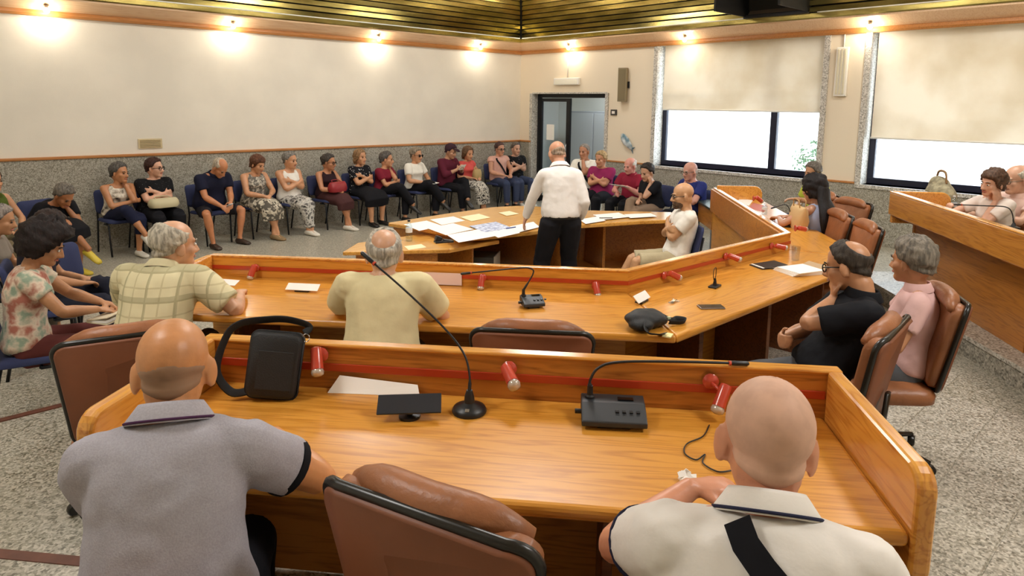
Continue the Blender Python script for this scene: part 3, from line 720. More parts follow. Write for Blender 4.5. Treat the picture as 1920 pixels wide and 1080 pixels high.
# ================================================================== chairs
M_leather = mat('brown_leather', '97603c', .42, bump=.25, bscale=45, var=.18, vscale=6)
M_shell = mat('brown_shell', '7e4a2e', .5, var=.12, vscale=3)
M_trimb = mat('black_trim', '17140f', .3)
def rrect(w, h, r, n=5, top_w=None):
    out = []
    for (cx, cy, a0) in ((w-r, h-r, 0), (-w+r, h-r, 90), (-w+r, -h+r, 180), (w-r, -h+r, 270)):
        for k in range(n+1):
            a = R(a0+90*k/n); out.append((cx+r*math.cos(a), cy+r*math.sin(a)))
    return out
def swivel_chair(name='swivel_chair', lean=12, seat_z=.46, back_h=.56):
    t = empty(name, (0, 0, 0))
    Rl = rotm((1, 0, 0), lean)        # top of the back tilts to -Y
    base = vec(0, -.235, seat_z+.03)
    def bp(x, y, z): return base+Rl@vec(x, y, z)
    hh = back_h/2
    def outline(sc, wtop=.265, wbot=.215):
        pts = []
        for x, z in rrect(1, 1, .22, 6):
            f = (z+1)/2; w = wbot+(wtop-wbot)*min(1, f*1.5); pts.append((x*w*sc, hh+z*hh*sc-0.0))
        return pts
    def slab(sc0, sc1, y0, y1, bulge=0, n_in=4):
        # closed slab with a domed front
        mb = MB(); o0 = outline(sc0); N = len(o0); vs = []; fs = []
        rings = [(sc0*1.0, y0), (sc1, y0+(y1-y0)*.25), (sc1, y0+(y1-y0)*.7), (sc1*.93, y1)]
        rings += [(sc1*(.93-.93*k/n_in), y1+bulge*math.sin(math.pi/2*k/n_in)) for k in range(1, n_in)]
        for sc, y in rings:
            for x, z in outline(sc): vs.append(bp(x, y+.05*(x/.26)**2, z+ (hh*0)))
        for i in range(len(rings)-1):
            for k in range(N):
                a = i*N+k; b = i*N+(k+1) % N; fs.append((a, a+N, b+N, b))
        fs.append(tuple(range(N))); fs.append(tuple(range((len(rings)-1)*N, len(rings)*N))[::-1])
        return mb._add(vs, fs)
    slab(.97, .99, -.035, -.012, 0).build('back_shell', M_shell, t, smooth='auto', angle=60)
    pts = [bp(x, -.012+.05*(x/.26)**2, z) for x, z in outline(1.0)]; pts.append(pts[0]); pts.append(pts[1])
    MB().tube(pts, .0135, 8, cap=False).build('edge_trim', M_trimb, t, smooth=True)
    slab(.95, .96, -.008, .05, .035).build('back_cushion', M_leather, t, smooth='auto', angle=60)
    # rolled head of the cushion
    rl = MB(); n_ = 13; pts = []; rr = []
    for k in range(n_):
        x = -.225+.45*k/(n_-1); e_ = 1-abs(x/.235)**4; pts.append(bp(x, .058+.05*(x/.26)**2, back_h-.012-.035*(x/.23)**4)); rr.append((.046*max(.35, e_), .050*max(.35, e_)))
    rl.tube(pts, rr, 12).build('back_roll', M_leather, t, smooth=True)
    s = MB(); rings = []
    for z, sc in ((-.045, .9), (-.03, .99), (.01, 1.0), (.035, .95), (.05, .75), (.056, .4)):
        rings.append((sc, z))
    N = len(rrect(1, 1, .3)); vs = []; fs = []
    for sc, z in rings:
        for x, y in rrect(.245, .245, .08): vs.append((x*sc, .02+y*sc, seat_z+z-.03*(y > .15)))
    N = len(rrect(.245, .245, .08))
    for i in range(len(rings)-1):
        for k in range(N):
            a = i*N+k; b = i*N+(k+1) % N; fs.append((a, b, b+N, a+N))
    fs += [tuple(range(N))[::-1], tuple(range((len(rings)-1)*N, len(rings)*N))]
    s._add(vs, fs).build('seat', M_leather, t, smooth='auto', angle=60)
    MB().tube([bp(0, -.03, .18), bp(0, -.05, .05), (0, -.24, seat_z-.05), (0, -.1, seat_z-.07), (0, 0, seat_z-.07)], [(.035, .012)]*5, 8).build('back_bracket', M_trimb, t, smooth=True)
    MB().lathe([(.05, seat_z-.05), (.05, seat_z-.09), (.028, seat_z-.1), (.025, .1), (.04, .08), (.04, .06)], 14).build('column', M_trimb, t, smooth='auto')
    for k in range(5):
        a = 2*math.pi*k/5+.3; c, s_ = math.cos(a), math.sin(a)
        l = MB().tube([(0, 0, .095), (c*.14, s_*.14, .09), (c*.29, s_*.29, .068)], [(.022, .02), (.02, .016), (.014, .012)], 8).build('base_arm', M_trimb, t, smooth=True)
        Rc = rotm((0, 0, 1), math.degrees(a)+40)
        MB().lathe([(.026, -.018), (.03, -.012), (.03, .012), (.026, .018)], 12, (c*.29, s_*.29, .031), Rc@rotm((1, 0, 0), 90)).build('caster', M_trimb, l, smooth='auto')
    return t
M_bluef = mat('blue_fabric', '2b3358', .85, bump=.2, bscale=200)
def visitor_chair(name='visitor_chair', fabric=M_bluef):
    t = empty(name, (0, 0, 0))
    def pad(c, w, d, th, rot, nm, m_):
        mb = MB(); rings = []
        vs = []; fs = []; base = rrect(w, d, min(w, d)*.35, 4); N = len(base)
        prof = [(.92, -th), (1, -th*.6), (1, th*.3), (.94, th*.85), (.6, th*1.1)]
        for sc, z in prof:
            for x, y in base: vs.append(np.asarray(c)+rot@vec(x*sc, y*sc, z+.02*(x/w)**2))
        for i in range(len(prof)-1):
            for k in range(N):
                a = i*N+k; b = i*N+(k+1) % N; fs.append((a, b, b+N, a+N))
        fs += [tuple(range(N))[::-1], tuple(range((len(prof)-1)*N, len(prof)*N))]
        return mb._add(vs, fs).build(nm, m_, t, smooth='auto', angle=60)
    pad((0, .02, .455), .225, .215, .025, np.eye(3), 'seat', fabric)
    pad((0, -.235, .70), .22, .165, .02, rotm((1, 0, 0), -78)@rotm((0, 0, 1), 180)@np.diag([1, 1, 1.]), 'backrest', fabric)
    for s in (-1, 1):
        MB().tube([(s*.20, .20, 0), (s*.205, .19, .2), (s*.21, .18, .425), (s*.21, .05, .43)], .0125, 8).build('leg', M_black, t, smooth=True)
        MB().tube([(s*.20, -.27, 0), (s*.205, -.22, .25), (s*.21, -.18, .43), (s*.19, -.235, .60), (s*.17, -.27, .76)], .0125, 8).build('leg', M_black, t, smooth=True)
    MB().tube([(-.21, .05, .43), (.21, .05, .43)], .01, 6).build('crossbar', M_black, t, smooth=True)
    return t
SWV = swivel_chair(back_h=.49, seat_z=.44); SWV_LOW = swivel_chair(back_h=.27, seat_z=.42); VIS = visitor_chair()
bake()
_used = set()
def put(proto, x, y, z, heading, label, cat, group=None):
    o = proto if proto.name not in _used else copy_tree(proto)
    _used.add(proto.name)
    o.location = (float(x), float(y), float(z)); o.rotation_euler = (0, 0, R(heading-90))
    tag(o, label, cat, group); return o
GS = 'brown swivel chairs at the desks'
h1 = 40.7
SWV_F = None
put(SWV, 1.03, 1.16, T2-.02, 19, 'brown leather swivel chair pushed to the near desk between two seated men', 'chair', GS)
put(SWV_LOW, *D1(.36, -.86)[:2], T2, 55, 'brown swivel chair under the man in the grey polo shirt', 'chair', GS)
put(SWV_LOW, *D1(1.68, -.88)[:2], T2, h1, 'brown swivel chair under the man in the white polo', 'chair', GS)
put(SWV, .75, 3.36, T1, 76, 'brown swivel chair with its back to us beside the plaid shirt man', 'chair', GS)
put(SWV_LOW, 1.02, 3.86, T1, 40, 'low backed brown swivel chair under the man in the plaid shirt', 'chair', GS)
put(SWV_LOW, 1.62, 2.70, T1, 40, 'low backed brown swivel chair under the man in the cream shirt', 'chair', GS)
mp_ = at(1004, 632, T1+1.0); put(SWV, mp_[0]+.36, mp_[1]+.36, T1, 42, 'empty brown swivel chair showing just above the near desk screen', 'chair', GS)
put(SWV, 3.24, 1.27, T1, 96, 'brown swivel chair behind the man in the black polo', 'chair', GS)
put(SWV, 3.95, 1.22, T1, 122, 'brown swivel chair of the woman in pink, seen from the side', 'chair', GS)
for px_, py_, hd_, lb_ in ((1648, 428, 128, 'brown swivel chair nearest the grey haired woman along the far arm of the council desk'), (1592, 406, 131, 'middle brown swivel chair of the far arm of the council desk'), (1612, 382, 150, 'brown swivel chair turned away in front of the granite dado'), (1567, 369, 135, 'brown swivel chair of the person in the lime top')):
    q = at(px_, py_, T1+.93); put(SWV, q[0]+.36*math.cos(R(hd_)), q[1]+.36*math.sin(R(hd_)), T1, hd_, lb_, 'chair', GS)
# ================================================================== people
def pattern(name, kind, c1, c2, c3=None, scale=30, rough=.85, thr=.5):
    if name in MATS: return MATS[name]
    M = mat(name, c1, rough, spec=.2); nt, b, L = nodes_of(M)
    tc = nt.nodes.new('ShaderNodeTexCoord')
    def const(c):
        n = nt.nodes.new('ShaderNodeRGB'); n.outputs[0].default_value = (*lin(c), 1); return n.outputs[0]
    def mix(fac, a, c):
        n = nt.nodes.new('ShaderNodeMix'); n.data_type = 'RGBA'; L.new(fac, n.inputs[0]); L.new(a, n.inputs[6]); L.new(c, n.inputs[7]); return n.outputs[2]
    def math_(op, a, v=None, w=None):
        n = nt.nodes.new('ShaderNodeMath'); n.operation = op
        if hasattr(a, 'links'): L.new(a, n.inputs[0])
        if v is not None:
            if hasattr(v, 'links'): L.new(v, n.inputs[1])
            else: n.inputs[1].default_value = v
        return n.outputs[0]
    if kind == 'plaid':
        sp = nt.nodes.new('ShaderNodeSeparateXYZ'); L.new(tc.outputs['Object'], sp.inputs[0])
        def lines(o, s, w):
            return math_('LESS_THAN', math_('FRACT', math_('MULTIPLY', o, s)), w)
        xy = math_('ADD', math_('MULTIPLY', sp.outputs[0], .9), sp.outputs[1])
        f1 = math_('MAXIMUM', lines(sp.outputs[0], scale, .12), lines(sp.outputs[2], scale, .12))
        f2 = math_('MAXIMUM', lines(sp.outputs[0], scale*.5, .10), lines(sp.outputs[2], scale*.5, .22))
        c = mix(math_('MULTIPLY', f1, .5), const(c1), const(c2)); c = mix(math_('MULTIPLY', f2, .45), c, const(c3))
    elif kind == 'stripe':
        sp = nt.nodes.new('ShaderNodeSeparateXYZ'); L.new(tc.outputs['Object'], sp.inputs[0])
        c = mix(math_('LESS_THAN', math_('FRACT', math_('MULTIPLY', sp.outputs[2], scale)), thr), const(c1), const(c2))
    else:
        n = nt.nodes.new('ShaderNodeTexNoise' if kind == 'blotch' else 'ShaderNodeTexVoronoi'); n.inputs['Scale'].default_value = scale
        L.new(tc.outputs['Object'], n.inputs['Vector'])
        r = nt.nodes.new('ShaderNodeValToRGB'); r.color_ramp.interpolation = 'CONSTANT' if kind != 'blotch' else 'LINEAR'
        if kind == 'blotch': n.inputs['Detail'].default_value = 3
        if kind == 'dots': src = n.outputs['Distance']
        elif kind == 'blotch': src = n.outputs['Fac']
        else:
            sc = nt.nodes.new('ShaderNodeSeparateColor'); L.new(n.outputs['Color'], sc.inputs[0]); src = sc.outputs[0]
        el = r.color_ramp.elements; el[0].color = (*lin(c1), 1); el[1].color = (*lin(c2), 1); el[0].position = 0; el[1].position = thr
        if kind == 'dots': el[0].color, el[1].color = el[1].color[:], el[0].color[:]
        if kind == 'blotch': el[0].position = .36; el[1].position = .5
        if c3: e3 = el.new(.62 if kind == 'blotch' else .78); e3.color = (*lin(c3), 1)
        L.new(src, r.inputs[0]); c = r.outputs[0]
    L.new(c, b.inputs['Base Color'])
    return M
def cloth(name, c, rough=.85, var=.08, bump=.15, bs=35):
    return mat('cloth_'+name, c, rough, spec=.2, bump=bump, bscale=bs, var=var, vscale=7)
def skin(c): return mat('skin_'+c, c, .40, spec=.45, var=.10, vscale=14, bump=.06, bscale=90)
def hairm(c, c2=None): return mat('hair_'+c, c, .6, spec=.3, var=.45, vscale=10, bump=.5, bscale=14, stretch=(6, 6, 1.2), col2=c2)

def ik(S, Wt, a, b, hint):
    S = np.asarray(S, float); Wt = np.asarray(Wt, float); d = Wt-S; L_ = np.linalg.norm(d); L2 = min(L_, (a+b)*.995); u = unit(d)
    Wt = S+u*L2; x = (a*a-b*b+L2*L2)/(2*L2); h = np.asarray(hint, float); h = unit(h-(h@u)*u)
    return S+u*x+h*math.sqrt(max(0, a*a-x*x)), Wt
TS_ = [-.13, -.08, 0, .10, .22, .36, .50, .64, .76, .85, .92, .97, 1.0]
TWM = [.09, .145, .172, .174, .168, .162, .165, .172, .176, .165, .130, .085, .065]
TDM = [.07, .105, .122, .122, .115, .110, .110, .114, .112, .100, .085, .070, .06]
TWF = [.10, .155, .182, .178, .158, .142, .143, .150, .154, .146, .115, .075, .055]
TDF = [.08, .11, .125, .118, .105, .098, .102, .112, .104, .09, .075, .062, .052]
DEF = dict(sex='m', s=1.0, tl=1.0, lean=(-4, 4), side=0, twist=0, head=(0, 0, 0), hip=.55, w=1.0, belly=0, fat=1.0, hs=1.04,
           armR='lap', armL='lap', legR=None, legL=None, lf=None, neck=.05, neckf=0, shrug=.008, hip_y=0)
def skeleton(p):
    K = {}; s = p['s']; f = p['sex'] == 'f'
    P = vec(0, p['hip_y'], p['hip']); L_ = .50*s*p['tl']
    n = 10; pts = [P]; ax0 = vec(1, 0, 0)
    fr = []
    for i in range(n+1):
        t = i/n; a = R(p['lean'][0]*(1-t)+p['lean'][1]*t); sd = R(p['side']*min(1, t*1.5)); tw = p['twist']*t
        d = unit(vec(math.sin(sd), math.sin(a)*math.cos(sd), math.cos(a)*math.cos(sd)))
        ax = rotm(d, tw)@vec(1, 0, 0); ax = unit(ax-(ax@d)*d); ay = np.cross(d, ax); fr.append((d, ax, ay))
        if i < n: pts.append(pts[-1]+d*L_/n)
    K['spine'] = pts; K['fr'] = fr; K['L'] = L_
    def sp(t):
        q = min(max(t, 0), 1)*n; i = min(int(q), n-1); u = q-i; c = pts[i]*(1-u)+pts[i+1]*u
        d, ax, ay = [unit(fr[i][k]*(1-u)+fr[i+1][k]*u) for k in range(3)]
        if t < 0: c = c+d*t*L_
        if t > 1: c = c+d*(t-1)*L_
        return c, d, ax, ay
    K['sp'] = sp
    N, d, ax, ay = sp(1.0); K['N'] = N
    yaw, pit, rol = p['head']; Rh = rotm((0, 0, 1), yaw)@rotm((1, 0, 0), -pit)@rotm((0, 1, 0), rol); K['Rh'] = Rh
    nd = unit(d*.55+Rh@vec(0, 0, 1)*.45+ay*.12); NT = N+nd*p['neck']*s; K['NT'] = NT
    K['H'] = NT+Rh@(vec(0, .025+p['neckf'], .085)*p['hs']); K['crown'] = K['H']+Rh@(vec(0, -.012, .125)*p['hs'])
    c, d, ax, ay = sp(.865); sw = (.150 if f else .172)*s*p['w']
    up = d*p['shrug']
    S = {'R': c+ax*sw+up, 'L': c-ax*sw+up}; K['S'] = S
    K['chest'] = (c, d, ax, ay)
    ua, fa = .285*s, .25*s
    C70 = sp(.62)[0]
    for side in 'RL':
        g = 1 if side == 'R' else -1; A = p['arm'+side]
        hint = vec(g*.6, -.5, -.6); hd = None; pn = None; curl = 35
        hov = None
        if isinstance(A, tuple): A, hov = A
        if isinstance(A, dict): Wt = vec(*A['w']); hint = vec(*A.get('h', hint)); hd = A.get('d'); pn = A.get('n'); curl = A.get('c', curl)
        elif A == 'lap': Wt = vec(g*.10, .27+p['hip_y'], p['hip']+.115); hd = vec(-g*.6, .8, -.1); pn = vec(0, 0, -1); hint = vec(g*.8, -.5, -.2)
        elif A == 'thigh': Wt = vec(g*.15, .30+p['hip_y'], p['hip']+.12); hd = vec(-g*.1, 1, -.25); pn = vec(0, 0, -1)
        elif A == 'clasp': Wt = vec(g*.055, .33+p['hip_y'], p['hip']+.11); hd = vec(-g*.8, .5, -.2); pn = vec(-g*.3, -.2, -.9); curl = 55; hint = vec(g*.8, -.3, -.4)
        elif A == 'cross': Wt = C70-ax*g*.075+ay*(.185 if side == 'R' else .16)+d*(-.02 if side == 'R' else .02); hint = vec(g, .1, -.7); hd = vec(-g, -.15, .2); pn = vec(0, -1, 0); curl = 40
        elif A == 'chin': Wt = K['H']+Rh@vec(g*.02, .075, -.155); hint = vec(g*.35, .4, -1); hd = Rh@vec(-g*.15, -.05, 1); pn = Rh@vec(-g*.3, -1, 0); curl = 120
        elif A == 'cheek': Wt = K['H']+Rh@vec(g*.075, .04, -.15); hint = vec(g*.3, .5, -1); hd = Rh@vec(g*.08, 0, 1); pn = Rh@vec(-g, -.1, 0); curl = 70
        elif A == 'side': Wt = K['S'][side]+vec(g*.06, .10, -.48*s); hint = vec(g*.3, -1, 0); hd = vec(0, .2, -1); pn = vec(-g, 0, 0)
        if hov is not None: hint = vec(*hov)
        E_, Wt = ik(S[side], Wt, ua, fa, hint)
        K['E'+side] = E_; K['W'+side] = Wt
        fd = unit(Wt-E_); hd = unit(hd) if hd is not None else fd
        if pn is None: pn = np.cross(hd, vec(0, 0, 1)) if abs(hd[2]) < .8 else vec(-g, 0, 0)
        K['hand'+side] = (hd, unit(np.asarray(pn, float)), curl)
        B = P+vec(g*(.10 if f else .095)*s, .0, -.045); K['B'+side] = B
        G = p['leg'+side] or {}
        an = vec(*G.get('a', (g*.115, .43+p['hip_y'], .09))); Kn, an = ik(B, an, .43*s, .42*s, vec(*G.get('h', (g*.12, .8, .9))))
        K['K'+side] = Kn; K['A'+side] = an; K['foot'+side] = unit(vec(*G.get('f', (g*.12, 1, -.02))))
    return K
def rings_of(p, K, inf=0.0, t0=-.13, t1=1.0, n=18):
    f = p['sex'] == 'f'; Wd, Dd = (TWF, TDF) if f else (TWM, TDM); s = p['s']; out = []
    for t in np.linspace(t0, t1, n):
        w = np.interp(t, TS_, Wd)*s*p['w']+inf; d_ = np.interp(t, TS_, Dd)*s*p['w']+inf
        c, d, ax, ay = K['sp'](t)
        bl = p['belly']*math.exp(-((t-.18)/.2)**2)
        if f: bl += .022*math.exp(-((t-.62)/.1)**2)
        w += bl*.45
        out.append((c+ay*bl*.55, ax*w, ay*(d_+bl*.55)))
    return out
def hand(mb, Wt, hd, pn, g, curl, k=1.0):
    pn = unit(pn-(pn@hd)*hd); th = -g*np.cross(pn, hd)      # towards the thumb
    def q(a, b, c): return Wt+hd*a*k+th*b*k+pn*c*k
    mb.tube([q(-.015, 0, 0), q(.02, .003, 0), (q(.055, .002, 0)), q(.088, 0, .004)], [(.024*k, .018*k), (.031*k, .0175*k), (.039*k, .0165*k), (.036*k, .012*k)], 10, up=th)
    for j, (b, ln) in enumerate(((.029, .068), (.010, .078), (-.010, .072), (-.028, .056))):
        a = 0; pos = q(.086, b, .002); pts = [q(.07, b*.9, 0), pos]
        for seg, fr_ in enumerate((.45, .32, .23)):
            a += R(curl*(.8, 1.0, .7)[seg]); dd = hd*math.cos(a)+pn*math.sin(a)+th*b*.9*(1 if seg == 0 else 0); pos = pos+unit(dd)*ln*fr_*k; pts.append(pos)
        mb.tube(pts, [.0098*k, .0095*k, .009*k, .0085*k, .0062*k], 7)
    pos = q(.022, .028, .006); pts = [q(.008, .012, .004), pos]
    d1_ = unit(hd*.62+th*.72+pn*.25); pos = pos+d1_*.036*k; pts.append(pos); d2_ = unit(hd*.85+th*.3+pn*(.3+.3*math.sin(R(min(curl, 80))))); pos = pos+d2_*.032*k; pts.append(pos)
    mb.tube(pts, [.013*k, .0125*k, .0105*k, .0075*k], 8)
def limb(mb, pts, rads, n=12): mb.tube(pts, rads, n)
def seg_pts(a, b, ts): return [a*(1-t)+b*t for t in ts]
def foot(mb, A, fd, k, inf=0.0, sole=0):
    fd = unit(fd); up = unit(vec(0, 0, 1)-fd*fd[2]); r_ = np.cross(fd, up); pts = []; rad = []
    for y, w, h, zc in ((-.065, .022, .020, -.045), (-.05, .033, .034, -.045), (-.01, .036, .042, -.036), (.05, .037, .034, -.045), (.11, .044, .026, -.054), (.155, .042, .021, -.058), (.185, .026, .014, -.062)):
        pts.append(A+fd*y*k+up*zc*k); rad.append(((w+inf)*k, (h+inf)*k))
    mb.tube(pts, rad, 12, up=r_)
def skull_r(D):
    O = vec(0, -.005, .02); best = np.full(len(D), .01)
    for c, r in (((0, -.012, .042), (.076, .097, .083)), ((0, -.022, -.03), (.066, .074, .07)), ((0, .03, -.02), (.061, .066, .09))):
        o = (O-vec(*c))/vec(*r); d = D/vec(*r); A = (d*d).sum(1); B = 2*(d@o); C = o@o-1; disc = B*B-4*A*C
        t = np.where(disc > 0, (-B+np.sqrt(np.maximum(disc, 0)))/(2*A), 0); best = np.maximum(best, t)
    return O, best
def ss(x): x = np.clip(x, 0, 1); return x*x*(3-2*x)
def hair_shell(mb, style, H, Rh, k, th=.014, noise=.004, seed=0):
    nu, nv = 44, 30; rs = np.random.RandomState(seed); D = []
    for j in range(nv+1):
        el = -math.pi/2+math.pi*j/nv
        for i in range(nu): a = 2*math.pi*i/nu; D.append((math.cos(el)*math.sin(a), math.cos(el)*math.cos(a), math.sin(el)))
    D = np.array(D); el = np.degrees(np.arcsin(D[:, 2])); az = np.abs(np.degrees(np.arctan2(D[:, 0], D[:, 1])))
    O, r = skull_r(D)
    back_lo = {'bob': -52, 'curly': -45, 'long': -55, 'fringe': -45}.get(style, -38)
    line = np.interp(az, [0, 35, 55, 75, 95, 115, 180], [44, 42, 30, -2, -4, back_lo+8, back_lo])
    if style in ('bob', 'fringe', 'long'): line = np.interp(az, [0, 35, 50, 70, 100, 180], [40 if style != 'fringe' else 24, 38 if style != 'fringe' else 22, 10, -35, back_lo, back_lo])
    if style == 'curly': line = np.interp(az, [0, 35, 55, 80, 110, 180], [30, 28, 0, -42, back_lo, back_lo])
    m = ss((el-line)/9+.5)
    t = np.full(len(D), th)
    if style == 'ring': m *= ss((np.interp(az, [0, 60, 90, 180], [-10, 12, 34, 46])-el)/10+.5)
    if style == 'low_ring': m *= ss((np.interp(az, [0, 80, 110, 180], [-60, -25, -2, 10])-el)/9+.5)
    if style == 'crown': 
        cb = vec(0, -.62, .78); ang = np.degrees(np.arccos(np.clip(D@unit(cb), -1, 1))); m *= ss((ang-30)/12)
    if style == 'receding': 
        cb = vec(0, .35, .9); ang = np.degrees(np.arccos(np.clip(D@unit(cb), -1, 1))); m *= ss((ang-42)/12)
    if style == 'curly': t = np.full(len(D), .055)+.012*np.maximum(0, D[:, 2])
    if style in ('bob', 'long'): t = t+.012*ss((30-el)/50)*(az > 60)
    nz = rs.randn(nv+1, nu); nz = (nz+np.roll(nz, 1, 1)+np.roll(nz, -1, 1)+np.roll(nz, 1, 0))/2; nz = nz.ravel()
    rr = r-.012+m*(t+.012)+noise*nz*m
    Pp = O+D*rr[:, None]
    Pp = np.asarray(H)+(Rh@(Pp*k).T).T
    vs = [tuple(p) for p in Pp]; fs = []
    for j in range(nv):
        for i in range(nu): a = j*nu+i; b = j*nu+(i+1) % nu; fs.append((a, a+nu, b+nu, b))
    fs.append(tuple(range(nu))); fs.append(tuple(range(nv*nu, (nv+1)*nu))[::-1])
    mb._add(vs, fs)
CLOUD = bpy.data.textures.new('folds', 'CLOUDS'); CLOUD.noise_scale = .085; CLOUD.noise_depth = 1
CLOUD2 = bpy.data.textures.new('folds_fine', 'CLOUDS'); CLOUD2.noise_scale = .05; CLOUD2.noise_depth = 2
def organic(mb, name, material, parent, vox, smooth=4, fold=0, dec=1.0, fac=.5):
    o = mb.build(name, material, parent, smooth=True)
    r = o.modifiers.new('r', 'REMESH'); r.mode = 'VOXEL'; r.voxel_size = vox; r.use_smooth_shade = True
    if smooth: sm = o.modifiers.new('s', 'SMOOTH'); sm.factor = fac; sm.iterations = smooth
    if fold:
        d = o.modifiers.new('d', 'DISPLACE'); d.texture = CLOUD; d.strength = fold; d.mid_level = .5; d.texture_coords = 'LOCAL'
    if dec < 1: q = o.modifiers.new('q', 'DECIMATE'); q.ratio = dec
    BAKE.append(o); return o
PEOPLE = []
def person(label, z, heading, place, lod=2, group=None, **spec):
    """place: ('at', x, y) or ('px', px, py[, axis, value]) -> crown of the head seen there; axis/value lets the torso length settle the depth"""
    p = dict(DEF); p.update(spec); h = R(heading-90); ch, sh_ = math.cos(h), math.sin(h)
    def rotz(v): return vec(ch*v[0]-sh_*v[1], sh_*v[0]+ch*v[1], v[2])
    def root_for(tl):
        q = dict(p); q['tl'] = tl; K = skeleton(q); cr = rotz(K['crown']); w = at(place[1], place[2], z+cr[2]); return vec(w[0]-cr[0], w[1]-cr[1], z), K
    if place[0] == 'at': root = vec(place[1], place[2], z); K = skeleton(p)
    elif len(place) == 3: root, K = root_for(p['tl'])
    else:
        lo_, hi_ = .74, 1.16; ai = 0 if place[3] == 'x' else 1
        flo = root_for(lo_)[0][ai]-place[4]; fhi = root_for(hi_)[0][ai]-place[4]
        if (flo > 0) == (fhi > 0): md = lo_ if abs(flo) < abs(fhi) else hi_
        else:
            for _ in range(22):
                md = (lo_+hi_)/2; v = root_for(md)[0][ai]-place[4]
                if (v > 0) == (flo > 0): lo_ = md
                else: hi_ = md
        p['tl'] = md; root, K = root_for(md)
    PEOPLE.append((label, root.round(2), round(p['tl'], 2)))
    t = empty('person', root, h, label, 'person', group)
    s = p['s']; f = p['sex'] == 'f'; fat = p['fat']; vb = (.0062, .0078, .0105)[lod]; vc = (.0095, .012, .0145)[lod]; kh = p['hs']; H, Rh = K['H'], K['Rh']
    def hp(x, y, z_): return H+Rh@(vec(x, y, z_)*kh)
    sk_ = p.get('skin', 'c99a78'); S_M = skin(sk_)
    # ---- body
    b = MB(); b.loft(rings_of(p, K, -.014), 16)
    nr = (.048 if f else .056)*s
    b.tube([K['N']-K['chest'][1]*.05, K['N'], K['NT'], H+Rh@vec(0, -.015, -.03)], [nr*1.25, nr*1.08, nr, nr*1.0], 14)
    b.ell(hp(0, -.012, .042), vec(.076, .097, .083)*kh, Rh, 20, 14); b.ell(hp(0, -.022, -.03), vec(.063, .07, .07)*kh, Rh)
    b.ell(hp(0, .028, -.025), vec(.060, .066, .088)*kh, Rh, 18, 12); b.ell(hp(0, .06, -.085), vec(.036, .034, .028)*kh, Rh)
    b.ell(hp(0, .078, .024), vec(.048, .016, .012)*kh, Rh)
    b.tube([hp(0, .085, .018), hp(0, .101, -.012), hp(0, .112, -.032), hp(0, .098, -.04)], [.008*kh, .011*kh, .0145*kh, .010*kh], 8)
    for g in (-1, 1):
        b.ell(hp(g*.013, .098, -.036), vec(.009, .009, .008)*kh, Rh)
        b.ell(hp(g*.080, -.008, -.008), vec(.009, .019, .033)*kh*(1.0 if f else 1.12), Rh@rotm((0, 0, 1), -g*28))
        b.ell(hp(g*.042, .05, -.022), vec(.022, .03, .025)*kh, Rh)
    ud = K['chest'][1]
    for side in 'RL':
        g = 1 if side == 'R' else -1; S_, E_, W_ = K['S'][side], K['E'+side], K['W'+side]
        ra = (.040 if f else .046)*s*fat
        b.capsule(K['N']-ud*.02, S_, nr*.8, ra*1.15, 10)
        limb(b, [S_-unit(E_-S_)*ra*.6]+seg_pts(S_, E_, (0, .25, .6, .9, 1)), [ra*.7, ra*1.2, ra*1.12, ra*.98, ra*.86, ra*.84])
        fa_ = seg_pts(E_, W_, (0, .12, .3, .6, .9, 1)); limb(b, [E_-unit(W_-E_)*.022]+fa_, [ra*.5, ra*.86, ra*.92, ra*.93, ra*.75, ra*.60, ra*.56])
        hd, pn, cu = K['hand'+side]; hand(b, W_, hd, pn, g, cu, (.93 if f else 1.0)*s)
        B_, Kn, An = K['B'+side], K['K'+side], K['A'+side]; rt = (.074 if f else .072)*s*(p['lf'] or fat)
        limb(b, seg_pts(B_, Kn, (-.06, .0, .3, .7, 1)), [rt*.7, rt*1.02, rt, rt*.82, rt*.68], 14)
        limb(b, [Kn-unit(An-Kn)*.03]+seg_pts(Kn, An, (0, .15, .35, .65, .9, 1)), [rt*.45, rt*.68, rt*.70, rt*.73, rt*.52, rt*.42, rt*.42], 12)
        foot(b, An, K['foot'+side], s)
    body = organic(b, 'body', S_M, t, vb, (3, 3, 2)[lod], dec=(.55, .6, .6)[lod])
    # ---- face
    eyec = mat('eye_dark', '2a1d15', .2)
    if p.get('face', True):
        for g in (-1, 1):
            MB().ell(hp(g*.031, .083, .004), vec(.0125, .008, .0075)*kh, Rh, 10, 6).build('eye', eyec if lod == 2 else mat('eye_white', 'e8e0d6', .2), body, smooth=True)
            if lod < 2: MB().ell(hp(g*.031, .089, .004), vec(.006, .004, .006)*kh, Rh, 8, 6).build('iris', eyec, body, smooth=True)
            MB().tube([hp(g*.014, .093, .024), hp(g*.032, .092, .029), hp(g*.05, .078, .024)], [.003, .0045, .003], 6).build('eyebrow', hairm(p.get('brow', p.get('hairc', '5a4a3c'))), body, smooth=True)
        MB().tube([hp(-.024, .083, -.062), hp(-.01, .094, -.059), hp(.01, .094, -.059), hp(.024, .083, -.062)], [(.003, .003), (.006, .008), (.006, .008), (.003, .003)], 6).build('lips', mat('lips_'+('f' if f else 'm'), 'b0685a' if f else 'b07a66', .4), body, smooth=True)
    # ---- upper garment
    top = p.get('top')
